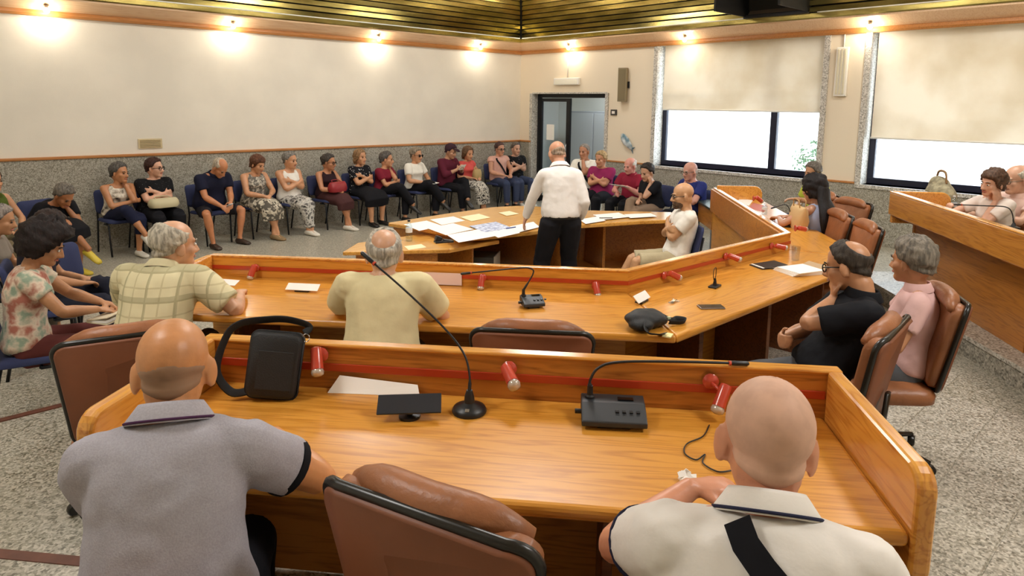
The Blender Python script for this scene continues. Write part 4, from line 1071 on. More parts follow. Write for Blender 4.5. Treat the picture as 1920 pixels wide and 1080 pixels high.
    if top:
        kind, tm = top[0], top[1]; inf = p.get('loose', .012); c = MB()
        t1_ = {'tank': .90, 'dress': .90}.get(kind, .975); t0_ = p.get('hem', -.06)
        c.loft(rings_of(p, K, inf, t0_, t1_, 18), 20)
        slv = {'short': .62, 'long': 2.0, 'tank': 0, 'dress': 0, 'cap': .3, 'three': 1.55}[kind]; slv = p.get('slv', slv)
        ra = (.047 if f else .054)*s*fat*p.get('slw', 1.0)
        for side in 'RL':
            S_, E_, W_ = K['S'][side], K['E'+side], K['W'+side]
            if slv > 0:
                c.capsule(K['N']-ud*.035, S_, nr*.85, ra*1.18, 10)
                if slv <= 1: 
                    q = seg_pts(S_, E_, (0, slv*.35, slv*.7, slv)); c.tube([S_-unit(E_-S_)*ra*.6]+q, [ra*.8, ra*1.28, ra*1.3, ra*1.28, ra*1.24], 14)
                else:
                    u_ = slv-1; c.ell(E_, (ra*1.04, ra*1.04, ra*1.04)); c.tube([S_-unit(E_-S_)*ra*.6]+seg_pts(S_, E_, (0, .3, .7, .95)), [ra*.8, ra*1.25, ra*1.2, ra*1.12, ra*1.02], 14)
                    c.tube([E_-unit(W_-E_)*.02]+seg_pts(E_, W_, (0, u_*.3, u_*.7, u_*.97)), [ra*.7, ra*1.0, ra*1.02, ra*.92, ra*.75], 14)
            else:
                g = 1 if side == 'R' else -1; cc, dd, ax, ay = K['sp'](.8); c2 = K['sp'](.965)[0]; wS = .098*s*p['w']
                mid = c2+ax*g*wS*.86+dd*.012
                c.tube([cc+ax*g*wS+ay*.085*s, c2+ax*g*wS*.9+ay*.055*s-dd*.01, mid, c2+ax*g*wS*.9-ay*.055*s-dd*.01, cc+ax*g*wS-ay*.09*s], [(.028, .014)]*5, 8, up=ax)
        shirt = organic(c, {'tank': 'tank_top', 'dress': 'dress'}.get(kind, 'shirt'), tm, t, vc, (4, 3, 3)[lod], fold=p.get('fold', (.015, .014, 0)[lod]), dec=(1, .8, .7)[lod])
        hems = p.get('hemband')
        if hems and slv <= 1:
            for side in 'RL':
                S_, E_ = K['S'][side], K['E'+side]; r_ = ra*1.27
                MB().tube(seg_pts(S_, E_, (slv-hems[1], slv-hems[1]*.5, slv+.005)), [r_, r_*1.01, r_*1.0], 22).build('cuff_band', hems[0], shirt, smooth='auto')
        if p.get('collar'):
            cm, cl = p['collar'][0], p['collar'][1] if len(p['collar']) > 1 else None
            cc, dd, ax, ay = K['sp'](1.0); nd = unit(K['NT']-K['N']); nd = unit(nd*.7+dd*.3)
            def crow(e_, r_, dz, yk=1.0): return (cc+nd*dz-ay*.004, ax*r_*e_, ay*r_*yk)
            r0 = nr*1.18
            mb = MB(); mb.loft([crow(1.50, r0, -.014, 1.34), crow(1.48, r0, -.004, 1.33), crow(1.16, r0, .026, 1.14), crow(1.08, r0, .033, 1.08), crow(1.0, r0, .028, 1.0), crow(1.0, r0, .0, 1.0)], 26, cap=False)
            co = mb.build('collar', cm, shirt, smooth=True)
            if cl:
                mb = MB(); pts = []
                for k in range(25): a = R(180+ -115+230*k/24+90); pts.append(cc+nd*-.008-ay*.004+ax*r0*1.505*math.cos(a)+ay*r0*1.345*math.sin(a))
                mb.tube(pts, .0032, 6).build('collar_stripe', cl, co, smooth=True)
    # ---- lower garment
    bot = p.get('bot')
    if bot:
        kind, bm_ = bot[0], bot[1]; c = MB(); rt = (.082 if f else .082)*s*(p['lf'] or fat)
        c.loft(rings_of(p, K, .008, -.13, .10, 8), 18)
        frac = {'trousers': 1.92, 'shorts': .88, 'capri': 1.5, 'skirt': 0, 'long_skirt': 0}[kind]; frac = p.get('leg_to', frac)
        if frac:
            for side in 'RL':
                B_, Kn, An = K['B'+side], K['K'+side], K['A'+side]
                u1 = min(frac, 1.0); c.tube(seg_pts(B_, Kn, (-.1, 0, .3*u1, .7*u1, u1)), [rt*.8, rt*1.12, rt*1.08, rt*.95, rt*(.86 if frac > 1 else .95)], 14)
                if frac > 1:
                    u2 = frac-1; c.tube([Kn-unit(An-Kn)*.03]+seg_pts(Kn, An, (0, u2*.3, u2*.7, u2)), [rt*.6, rt*.86, rt*.84, rt*.74, rt*.66], 14)
        else:
            Km = (K['KR']+K['KL'])/2; Pm = (K['BR']+K['BL'])/2; Am = (K['AR']+K['AL'])/2; kw = max(.14, abs(K['KR'][0]-K['KL'][0])/2+.105)*max(1, .9*fat)
            pts = [Pm+vec(0, -.09, .02), Pm+vec(0, .02, .035), Pm*.5+Km*.5+vec(0, 0, .02), Km*.9+Pm*.1, Km+unit(Am-Km)*.06+vec(0, .02, 0)]
            rad = [(.15*fat, .09), (.185*fat, .12), (.19*fat, .112*fat), (kw, .105*fat), (kw, .10*fat)]
            ln = .16 if kind == 'skirt' else .34
            ln = p.get('skirt_len', ln); pts.append(Km+unit(Am-Km)*ln); rad.append((kw*1.0, .085))
            c.tube(pts, rad, 18, up=vec(1, 0, 0))
        organic(c, {'long_skirt': 'skirt', 'capri': 'trousers'}.get(kind, kind), bm_, t, vc, 3, fold=(.010, .010, 0)[lod], dec=(.8, .8, .7)[lod])
    if p.get('belt'):
        rg = rings_of(p, K, .0125, -.035, .03, 3); MB().loft(rg, 24, cap=False).build('belt', p['belt'], t, smooth=True)
    sh = p.get('shoes')
    if sh:
        for side in 'RL':
            mb = MB(); foot(mb, K['A'+side]+vec(0, 0, -.004), K['foot'+side], s*1.03, .004)
            if len(sh) > 1 and sh[1] == 'high': mb.tube(seg_pts(K['A'+side], K['K'+side], (-.1, .08)), [.042, .040], 10)
            mb.build('shoe', sh[0], t, smooth=True)
    # ---- hair and head extras
    hs_ = p.get('hair')
    if hs_:
        mb = MB(); st = hs_[0]; th = hs_[2] if len(hs_) > 2 else .014; hm = hairm(hs_[1]) if th > .004 else mat('stubble_'+hs_[1], hs_[1], .6, spec=.3, var=.09, vscale=26)
        hair_shell(mb, {'bun': 'short', 'pony': 'short'}.get(st, st), H, Rh, kh, th, min(.0035, th*.25) if st != 'curly' else .007, len(PEOPLE))
        if st == 'long':
            cc, dd, ax, ay = K['sp'](.8); lf_ = ax*-.055
            q = [hp(0, -.06, .06), hp(0, -.10, -.02), hp(0, -.10, -.10), K['sp'](.85)[0]-ay*.135+lf_, K['sp'](.6)[0]-ay*.15+lf_*1.5, K['sp'](.38)[0]-ay*.15+lf_*1.6, K['sp'](.22)[0]-ay*.14+lf_*1.5]
            mb.tube(q, [(.06, .05), (.085, .05), (.09, .045), (.125, .05), (.125, .045), (.10, .035), (.04, .012)], 14, up=ax)
        if st == 'bun': mb.ell(hp(0, -.11, .05), vec(.035, .03, .035)*kh, Rh)
        if st == 'bob': mb.tube([hp(0, -.05, .0), hp(0, -.062, -.05), hp(0, -.06, -.10)], [(.085*kh, .05*kh), (.085*kh, .05*kh), (.07*kh, .035*kh)], 14, up=Rh@vec(1, 0, 0))
        mb.build('hair', hm, body, smooth=True)
    if p.get('beard'):
        mb = MB(); mb.ell(hp(0, .044, -.068), vec(.057, .056, .053)*kh, Rh, 14, 9); mb.ell(hp(0, .066, -.093), vec(.038, .034, .028)*kh, Rh); mb.build('beard', hairm(p['beard']), body, smooth=True)
    gl = p.get('glasses')
    if gl:
        gm = mat('glasses_'+gl, {'sun': '0c0b0b', 'dark': '15120f', 'thin': '6a5c4c'}[gl], .25); rr_ = .0035 if lod < 2 else .0042; mb = MB()
        for g in (-1, 1):
            pts = [hp(g*.033+.024*math.cos(a), .096, .002+.019*math.sin(a)) for a in np.linspace(0, 2*math.pi, 15)]; mb.tube(pts, rr_, 6, cap=False)
            mb.tube([hp(g*.056, .094, .006), hp(g*.074, .07, .008), hp(g*.082, .0, .006)], rr_, 6)
            if gl == 'sun': mb.ell(hp(g*.033, .096, .002), vec(.024, .004, .019)*kh, Rh, 12, 6)
        mb.tube([hp(-.01, .098, .004), hp(.01, .098, .004)], rr_, 6); mb.build('glasses', gm, body, smooth=True)
    if p.get('cap'):
        mb = MB(); hair_shell(mb, 'short', H, Rh, kh, .02, 0, 1); mb.tube([hp(0, .06, .075), hp(0, .11, .07), hp(0, .155, .055)], [(.07, .012), (.068, .008), (.045, .005)], 12, up=Rh@vec(1, 0, 0)); mb.build('cap', p['cap'], body, smooth=True)
    if p.get('strap'):
        sm, side, wdt = p['strap'][:3]; fro = p['strap'][3] if len(p['strap']) > 3 else -1; g = 1 if side == 'R' else -1   # from that shoulder down to the other hip
        pts = []; nrm = []
        for k in range(15):
            u = k/14; tt = .935-.88*u; c_, d_, ax, ay = K['sp'](tt); rg = rings_of(p, K, .026, tt, tt, 1)[0]
            xx = g*(p.get('strap0', .72)-p.get('strapk', 1.5)*u); xx = max(-.97, min(.97, xx)); cy = fro*math.sqrt(max(0.02, 1-xx*xx))
            lift = .0 if u > .1 else .006*(1-u*10)
            pts.append(rg[0]+rg[1]*xx+rg[2]*cy+d_*lift); nrm.append(unit(rg[1]*xx/np.linalg.norm(rg[1])**2+rg[2]*cy/np.linalg.norm(rg[2])**2))
        pts = pts[:14]
        mb = MB(); vs = []; fs = []
        for k in range(len(pts)):
            T_ = unit(pts[min(k+1, len(pts)-1)]-pts[max(k-1, 0)]); B_ = unit(np.cross(T_, nrm[k])); o_ = nrm[k]*.003
            vs += [pts[k]-B_*wdt/2-o_, pts[k]+B_*wdt/2-o_, pts[k]+B_*wdt/2+o_, pts[k]-B_*wdt/2+o_]
        for k in range(len(pts)-1):
            for q in range(4): a = 4*k+q; b_ = 4*k+(q+1) % 4; fs.append((a, a+4, b_+4, b_))
        fs += [(0, 1, 2, 3), tuple(4*(len(pts)-1)+q for q in (3, 2, 1, 0))]
        mb._add(vs, fs); mb.build('bag_strap', sm, t, smooth='auto')
    t['_k'] = 0; del t['_k']
    return t, K, p
def local_world(t, v):
    h = t.rotation_euler.z; c, s = math.cos(h), math.sin(h); l = t.location; return vec(l[0]+c*v[0]-s*v[1], l[1]+s*v[0]+c*v[1], l[2]+v[2])
def to_local(place_xy, heading, zf, wpt):
    h = R(heading-90); dx, dy = wpt[0]-place_xy[0], wpt[1]-place_xy[1]; c, s = math.cos(h), math.sin(h); return (c*dx+s*dy, -s*dx+c*dy, wpt[2]-zf)
C = cloth
BLK = C('black', '15151a'); NAVY = C('navy', '1c2038'); WHT = C('white', 'e9e5dc'); DKT = C('dark_trousers', '17171c'); DENIM = C('denim', '39415a'); MAROON = C('maroon', '5c1f30')
SH_B = mat('shoe_black', '1b1714', .4); SH_W = mat('shoe_white', 'd8d2c4', .6); SH_Y = mat('shoe_yellow', 'cdb53a', .5); SH_T = mat('shoe_tan', '8b7350', .6); SH_BR = mat('shoe_brown', '3a2a20', .5)
SKT, SKP, SKD = 'c48a62', 'd0a080', 'b07850'
# ---- near row
DE = T2+.75
person('bald man in a grey melange polo shirt with black cuffs seated at the near desk', T2, 62, ('px', 322, 597), 0,
       s=1.0, w=.95, fat=1.02, belly=.06, lean=(18, 26), head=(4, 10, 0), skin='cb8e5e', hs=1.07, hip=.54, neck=.005, neckf=.03,
       shrug=-.02, armR=dict(w=(.20, .46, .80), h=(1, -.2, -.75), d=(-.9, .4, 0), n=(0, 0, -1)), armL=dict(w=(-.02, .46, .83), h=(-.15, .2, -1), d=(.9, .3, 0), n=(0, 0, -1)),
       top=('short', mat('cloth_melange', 'a9a6ae', .9, spec=.15, var=.08, vscale=220, bump=.15, bscale=260)), slv=.54, slw=1.05,
       hemband=(BLK, .07), collar=(mat('cloth_melange_collar', 'adaab2', .9, spec=.15, var=.08, vscale=200), C('purple_line', '4a2a4a')),
       bot=('trousers', DKT), shoes=(SH_B,), hair=('low_ring', '96755c', .0012), hairc='8c7a6c')
person('man with cropped hair in a white polo shirt, black strap across his back', T2, 34, ('px', 1453, 710), 0,
       s=1.0, w=1.0, fat=1.02, belly=.03, lean=(20, 32), head=(2, 8, 4), skin='cf9070', hs=1.10, hip=.54, neck=.01, neckf=.03,
       armR=dict(w=(.10, .50, .83), h=(.4, .1, -1), d=(-.8, .5, 0), n=(0, 0, -1)), armL=dict(w=(-.12, .52, .84), h=(-.95, .1, -.75), d=(.9, .3, 0), n=(0, 0, -1)),
       top=('short', C('white_polo', 'e4dfd8', .8, .04)), slv=.48, slw=1.08, shrug=-.015, strap0=.45, strapk=2.3, hemband=(C('navy_line', '2a2c44'), .02), collar=(C('white_collar', 'e6e1da', .8, .03), C('navy_line', '2a2c44')),
       bot=('trousers', DKT), shoes=(SH_B,), hair=('short', 'cfa68e', .0010), hairc='9a8a7c', strap=(BLK, 'L', .05))
# ---- middle desk, left arm
person('grey haired man in a pale plaid shirt turning to his right at the middle desk', T1, 46, ('px', 322, 414), 1,
       lean=(22, 26), head=(-36, 2, 0), skin=SKP, w=1.12, neck=.01, neckf=.03, hs=1.16, shrug=.012, belly=.04, hip=.55, fat=1.05,
       armR=dict(w=(.34, .40, .80), h=(1, -.2, -.8), d=(-.3, .8, 0), n=(0, 0, -1)), armL=dict(w=(-.08, .42, .82), h=(-1, -.2, -.4), d=(.8, .5, 0), n=(0, 0, -1)),
       top=('short', pattern('cloth_plaid', 'plaid', 'd9cfa8', 'b3a680', '8d8a6a', 14)), slv=.8, slw=1.15, collar=(C('plaid_collar', 'd6cca6'),),
       bot=('trousers', C('khaki', '6b5f48')), shoes=(SH_BR,), hair=('receding', 'b5ad9c', .012), hairc='a09888')
person('balding man in a cream T-shirt seen from behind at the middle desk', T1, 50, ('px', 720, 430), 1,
       lean=(20, 24), head=(6, 4, 0), skin=SKP, w=1.06, neck=.005, neckf=.02, hs=1.13, shrug=.012, belly=.04, hip=.55, fat=1.08,
       armR=dict(w=(.14, .46, .80), h=(1, -.2, -.9), d=(-.9, .4, 0), n=(0, 0, -1)), armL=dict(w=(-.06, .46, .82), h=(-1, -.2, -.4), d=(.8, .4, 0), n=(0, 0, -1)),
       top=('short', C('cream', 'ddd0a4', .85, .05)), slv=.72, slw=1.15, bot=('trousers', C('khaki', '6b5f48')), shoes=(SH_BR,), hair=('crown', 'b9b2a4', .010), hairc='a09888')
# ---- middle desk, lower right
person('man in black polo and glasses resting his chin on his fist at the middle desk', T1, 126, ('px', 1588, 452), 1,
       s=1.0, lean=(-40, -6), head=(-32, 12, 4), skin='c08c68', hip=.60, tl=.93, neckf=.03, w=1.04, belly=.0,
       armL=('chin', (-.1, 1, -.35)), armR=dict(w=(.02, .17, .76), h=(1, -.3, -.6), d=(-1, .25, .1), n=(0, -1, 0), c=60),
       legR=dict(a=(.10, .60, .10), h=(.1, .5, 1)), legL=dict(a=(-.14, .56, .10), h=(-.1, .5, 1)),
       top=('short', C('black_polo', '17181d')), slv=.78, slw=1.1, collar=(C('black_polo', '17181d'),), bot=('trousers', C('grey_jeans', '5c5e62', .85, .2)), shoes=(SH_B,),
       hair=('crown', '3d352e', .010), hairc='3d352e', glasses='dark')
person('short grey haired woman in a pale pink blouse next to the man in black', T1, 112, ('px', 1715, 448), 1, sex='f',
       s=.97, tl=.90, lean=(-6, 6), head=(-36, 4, 0), skin='c08a66', hip=.53, armR='lap', armL='lap', hs=1.04, top=('short', C('pale_pink', 'e0b8b4', .85, .05)), collar=(C('pale_pink', 'e0b8b4'),),
       bot=('trousers', C('grey_jeans', '44464a')), shoes=(SH_B,), hair=('short', '7c7468', .025), hairc='6e665c')
# ---- far right arm of the middle desk
person('young woman with very long straight black hair at the end of the council desk', T1, 82, ('px', 1526, 328), 1, sex='f', s=1.0, tl=.90, hip=.54, hs=1.14,
       lean=(2, 12), head=(-10, 10, 0), skin='c08e70', armR=dict(w=(.06, .42, .80), h=(1, -.2, -.4), d=(-.6, .8, 0), n=(0, 0, -1)), armL=dict(w=(-.10, .40, .80), h=(-1, -.2, -.4), d=(.3, .9, 0), n=(0, 0, -1)),
       top=('tank', C('pale_blue', 'a9b4d4')), bot=('trousers', DENIM), shoes=(SH_B,), hair=('long', '171112', .022), hairc='1c1517')
person('grey haired person in a lime yellow top behind the long haired woman', T1, 145, ('px', 1524, 305), 2, tl=.92, hip=.53,
       lean=(6, 14), head=(8, 10, 0), skin='b98a66', armR='lap', armL=dict(w=(-.14, .42, .80), h=(-1, -.2, -.4), d=(.3, .9, 0), n=(0, 0, -1)),
       top=('short', C('lime', 'c6d24e')), bot=('trousers', DENIM), shoes=(SH_B,), hair=('short', '6b635a', .016), hairc='5d554c')
# ---- speaker and helper at the central table
pm = at(1042, 268, 1.73)
sp_t, sp_K, _ = person('standing bald speaker in a white shirt and black trousers with one hand on the table', 0, 56, ('px', 1042, 266), 1,
       s=1.05, hip=.97, lean=(6, 20), side=0, head=(8, 26, 0), skin='c99374', w=.94, belly=.035, fat=.95, lf=1.2, shrug=-.022,
       armL=dict(w=(-.33, .34, .83), h=(-1, -.6, 0), d=(-.1, .6, -.75), n=(.6, .2, -.5), c=20), armR=dict(w=(.23, .14, .92), h=(.25, -1, 0), d=(0, .3, -1), n=(-1, 0, 0)),
       legR=dict(a=(.13, .02, .09), h=(.1, 1, 0)), legL=dict(a=(-.20, -.06, .09), h=(-.1, 1, 0)),
       top=('long', C('white_shirt', 'e9e5e0', .8, .03)), slv=1.93, slw=1.02, loose=.017, hem=-.0, collar=(C('white_shirt', 'e9e5e0'),), bot=('trousers', DKT), belt=mat('belt_black', '121214', .4), shoes=(SH_B,),
       hair=('low_ring', '9a8672', .006), hairc='9a8672')
person('bearded bald man with glasses in a white T-shirt on a blue chair inside the table', 0, 138, ('px', 1281, 343), 1,
       lean=(-20, 0), head=(0, 6, 0), skin='c99a72', hip=.54, armR='cross', armL='cross', w=1.05, fat=1.08, hs=1.1,
       legR=dict(a=(.13, .60, .09), h=(.1, .6, 1)), legL=dict(a=(-.10, .52, .09), h=(-.1, .6, 1)),
       top=('short', C('white_tee', 'eae6dc')), slv=.6, hem=-.1, bot=('shorts', C('light_shorts', 'b8ac8c')), leg_to=.95, shoes=(SH_W,), beard='5c4634', glasses='dark', hairc='5c4634')
# ---- left edge
person('woman with a dark curly mop of hair and a pastel top on a blue chair', 0, -12, ('px', 95, 425), 1, sex='f',
       lean=(0, 14), head=(-6, 24, 0), skin='b98660', fat=1.1, w=1.05, armR=dict(w=(.06, .40, .72), h=(1, -.3, -.5), d=(-.3, 1, -.3), n=(-.2, 0, -1)), armL=dict(w=(-.04, .42, .74), h=(-1, -.3, -.4), d=(.3, 1, -.3), n=(.2, 0, -1)),
       legR=dict(a=(.12, .50, .09)), legL=dict(a=(-.08, .50, .09)),
       top=('short', pattern('cloth_pastel', 'blotch', 'a86a5a', 'd8c6b0', '8fa08c', 11)), slv=.5, hem=-.12, bot=('trousers', C('maroon_trousers', '5a2c28')), shoes=(SH_W,), hair=('curly', '1d110e', .06), hairc='1d110e')
person('person in dark jeans with crossed knees, mostly hidden behind the curly haired woman', 0, -12, ('at', .80, 6.20), 2, lean=(-8, 6), side=-14, head=(6, 30, 0), skin='b98660', tl=.9, armR='lap', armL='lap', **dict(legL=dict(a=(.08, .62, .28), h=(-.2, .5, 1), f=(.2, .9, -.4)), legR=dict(a=(.10, .48, .09))), top=('short', C('dark_top', '2a2630')), bot=('trousers', C('indigo', '20222f')), shoes=(SH_B,), hair=('short', '2c1c16', .014))
person('person in a grey top cut by the picture edge behind the curly haired woman', 0, -20, ('px', 2, 385), 2, sex='f', tl=.86, hip=.52,
       lean=(4, 12), head=(0, 12, 0), skin='b98660', armR='lap', armL='lap', top=('short', C('grey_top', '8f8478')), bot=('trousers', C('grey_skirt', '6a6258')), shoes=(SH_W,), hair=('short', '8a8078', .014), hairc='7a7068')
person('person in an olive top at the left picture edge by the wall', 0, -60, ('px', -18, 318), 2, sex='f',
       lean=(-4, 6), skin='c08c68', armR='lap', armL='lap', top=('tank', C('olive', '4c5a22')), bot=('trousers', C('khaki', '6b5f48')), shoes=(SH_W,), hair=('short', '5a4a3c', .014))
# ---- raised bench
person('white haired man with glasses in a pale pink shirt behind the raised bench', T2, 140, ('px', 1908, 310), 1, tl=.885, hip=.52, hs=1.15,
       lean=(4, 16), head=(0, 8, 0), skin='d2a488', w=1.1, belly=.03, legR=dict(a=(.11, .28, .09)), legL=dict(a=(-.11, .28, .09)), armR=dict(w=(.10, .45, .76), h=(1, -.2, -.4), d=(-.6, .8, .1), n=(0, 0, -1)), armL=dict(w=(-.08, .42, .76), h=(-1, -.2, -.4), d=(.6, .8, .1), n=(0, 0, -1)),
       top=('short', C('blush', 'e6c6b8')), collar=(C('blush', 'e6c6b8'),), bot=('trousers', DKT), shoes=(SH_B,), hair=('receding', 'd6cdb8', .012), hairc='cdc4b2', glasses='thin')
person('brown haired woman holding her face in her hand behind the raised bench', T2, 145, ('px', 1866, 318), 1, sex='f', tl=.885, hip=.52,
       lean=(2, 14), head=(4, 8, -6), skin='cf9f84', legR=dict(a=(.11, .20, .09)), legL=dict(a=(-.11, .20, .09)), armL='cheek', armR=dict(w=(.05, .44, .80), h=(1, -.2, -.4), d=(-.2, .7, .7), n=(0, -1, .3), c=60),
       top=('short', C('white_blouse', 'e2d6cc')), bot=('trousers', DKT), shoes=(SH_B,), hair=('fringe', '5c4434', .020), hairc='4c382c')
# ---- row along the long wall
WY = 10.36
GW = 'people seated along the blank wall'
crossR = dict(legR=dict(a=(-.10, .60, .30), h=(.2, .5, 1), f=(-.2, .9, -.5)), legL=dict(a=(-.06, .44, .09)))
crossL = dict(legL=dict(a=(.10, .60, .30), h=(-.2, .5, 1), f=(.2, .9, -.5)), legR=dict(a=(.06, .44, .09)))
ank = dict(legR=dict(a=(-.02, .52, .09)), legL=dict(a=(.03, .50, .09)))
wide = dict(legR=dict(a=(.24, .42, .09), h=(.5, .6, 1)), legL=dict(a=(-.20, .42, .09), h=(-.5, .6, 1)))
def wallp(label, px, py, hdg, **k):
    k['w'] = k.get('w', 1)*1.12; k['fat'] = k.get('fat', 1)*1.12; k.setdefault('hs', 1.13)
    return person(label, 0, hdg, ('px', px, py, 'y', k.pop('wy', WY)), 2, GW, **k)
WALLX = []
def W(*a, **k):
    r = wallp(*a, **k); WALLX.append(r[0].location.x); return r
W('woman in black bent forward with her head in her hand and a yellow shoe', 128, 350, -68, sex='f', wy=10.22, lean=(20, 48), head=(10, 40, 0), skin='a8704a', armR='thigh', armL='cheek', **crossR, top=('short', BLK), bot=('skirt', BLK), shoes=(SH_Y,), hair=('short', '6e675e', .016), hairc='6e675e')
W('grey haired woman in a patterned sleeveless top with her chin on her hand', 222, 306, -82, sex='f', lean=(0, 10), head=(30, 0, -4), skin='b98058', armL='chin', armR=dict(w=(-.10, .22, .72), h=(1, 0, -.5), d=(-1, 0, .1), n=(0, -1, 0)), **crossR, top=('tank', pattern('cloth_abstract', 'blotch', '1f1f22', 'b8ad9c', 'e0d8c8', 16)), bot=('capri', NAVY), shoes=(SH_W,), hair=('short', '57534e', .020), hairc='57534e')
b3 = W('dark haired woman with glasses in a black T-shirt, arms folded over a cream handbag', 287, 297, -82, sex='f', w=1.1, fat=1.15, lean=(-4, 4), head=(34, 0, 0), skin='d8a68a', armR='cross', armL='cross', top=('short', pattern('cloth_black_print', 'dots', '131316', '8d8d92', None, 42, thr=.12)), bot=('trousers', DKT), shoes=(SH_B,), hair=('short', '3a211b', .018), hairc='3a211b', glasses='dark')
W('white haired man in a navy polo and shorts leaning forward and looking down', 420, 301, -74, w=1.15, belly=.05, wy=10.26, lean=(10, 30), head=(10, 42, 0), skin='c08058', armR=dict(w=(.10, .44, .60), d=(-.4, .7, -.6), n=(-.5, 0, -.6)), armL=dict(w=(-.06, .44, .64), d=(.5, .7, -.4), n=(.4, 0, -.8)), **wide, top=('short', C('navy_polo', '1a1c30')), collar=(C('navy_polo', '1a1c30'),), bot=('shorts', C('dark_shorts', '26242a')), shoes=(SH_BR,), hair=('receding', 'b8ab98', .010), hairc='a89c8a')
W('auburn haired woman in a grey patterned dress with hands in her lap', 485, 292, -76, sex='f', lean=(0, 8), head=(14, 18, 0), w=1.05, fat=1.1, skin='c8926c', armR='clasp', armL='clasp', **ank, top=('dress', pattern('cloth_grey_print', 'voronoi', '6c6760', 'a39c90', 'c8c0b0', 40)), bot=('skirt', pattern('cloth_grey_print2', 'voronoi', '5c574e', 'b0a694', 'd0c8b4', 30)), skirt_len=.2, shoes=(SH_T,), hair=('fringe', '5e3a26', .018), hairc='5e3a26')
W('grey haired woman in a white top with arms folded and floral trousers', 543, 285, -78, sex='f', lean=(-4, 4), head=(16, 4, 0), fat=1.15, w=1.05, skin='c8926c', armR='cross', armL='cross', **ank, top=('tank', WHT), bot=('trousers', pattern('cloth_floral_bw', 'blotch', '1d1c1e', 'd0ccc2', '5e5a58', 15)), shoes=(SH_W,), hair=('short', '7c7770', .016), hairc='6c6760')
b7 = W('woman in a dark vest top with glasses and a red handbag on her lap', 616, 289, -74, sex='f', lean=(0, 6), head=(22, 6, 0), skin='b8805c', armR='clasp', armL='clasp', **ank, top=('tank', C('dark_plum', '2c1a20')), bot=('skirt', C('plum_skirt', '4a2c2c')), shoes=(SH_W,), hair=('bun', '3f3833', .014), hairc='3f3833', glasses='dark')
W('woman with a black flowered blouse, folded arms and black skirt', 674, 280, -80, sex='f', lean=(-6, 4), head=(6, 0, 0), fat=1.05, skin='c8926c', armR='cross', armL='cross', top=('short', pattern('cloth_black_floral', 'dots', '17171c', 'c8c4c0', None, 26, thr=.22)), bot=('skirt', BLK), shoes=(SH_B,), hair=('bob', '8a6a48', .014), hairc='6a5038')
W('grey haired woman in a dark red T-shirt with her hand on her cheek', 724, 285, -70, sex='f', lean=(2, 10), head=(28, 2, -6), skin='c08a66', armL='cheek', armR=dict(w=(-.08, .24, .70), h=(1, 0, -.5), d=(-1, .1, .1), n=(0, -1, 0)), **crossR, top=('short', C('dark_red', '7c2030')), bot=('trousers', BLK), shoes=(SH_B,), hair=('short', '55504c', .018), hairc='55504c')
W('woman in a white T-shirt and sunglasses with crossed legs and sheets on her lap', 780, 277, -72, sex='f', w=1.1, fat=1.1, lean=(-2, 4), head=(2, 4, 0), skin='c8926c', armR='lap', armL='lap', **crossR, top=('short', C('white_tee2', 'ece8dc')), bot=('trousers', BLK), shoes=(SH_B,), hair=('short', '8a7c6a', .016), hairc='7a6c5c', glasses='sun')
W('man in a dark cap and maroon shirt reading a sheet of paper', 848, 271, -76, lean=(0, 8), head=(4, 18, 0), w=1.08, skin='b98a6c', armR=dict(w=(.10, .34, .86), d=(-.4, .5, .5), n=(-.6, -.5, 0), c=60), armL=dict(w=(-.06, .34, .86), d=(.4, .5, .5), n=(.6, -.5, 0), c=60), **crossL, top=('three', MAROON), bot=('trousers', BLK), shoes=(SH_B,), hair=('short', '4a3c38', .010), cap=C('cap_plum', '3a2630'))
b12 = W('woman in a coral top and black and white patterned skirt', 878, 275, -84, sex='f', w=.92, fat=.95, lean=(0, 6), head=(-4, 8, 0), skin='c8906a', armR='lap', armL='lap', **ank, top=('cap', C('coral', 'd85a54')), bot=('long_skirt', pattern('cloth_zigzag', 'blotch', '201f1f', 'd8d2c4', '4e4a46', 22)), shoes=(SH_B,), hair=('bob', '6a4e36', .016), hairc='5a4230')
W('man in a pale pink sleeveless shirt with a dark shoulder strap near the corner', 937, 267, -92, lean=(-4, 4), head=(0, 4, 0), skin='c48e70', armR='lap', armL='lap', top=('short', C('salmon', 'd8a898')), slv=.25, bot=('trousers', DENIM), shoes=(SH_B,), hair=('short', '4a3430', .012), hairc='4a3430', glasses='dark', strap=(BLK, 'R', .035, 1))
W('man in a black printed T-shirt with arms folded in the corner beside the door', 967, 267, -100, lean=(-6, 4), head=(0, 2, 0), skin='c89a80', armR='cross', armL='cross', top=('short', pattern('cloth_black_print2', 'dots', '161618', '9a9a9c', None, 30, thr=.14)), bot=('trousers', DENIM), shoes=(SH_W,), hair=('short', '5e544c', .012), hairc='5e544c')
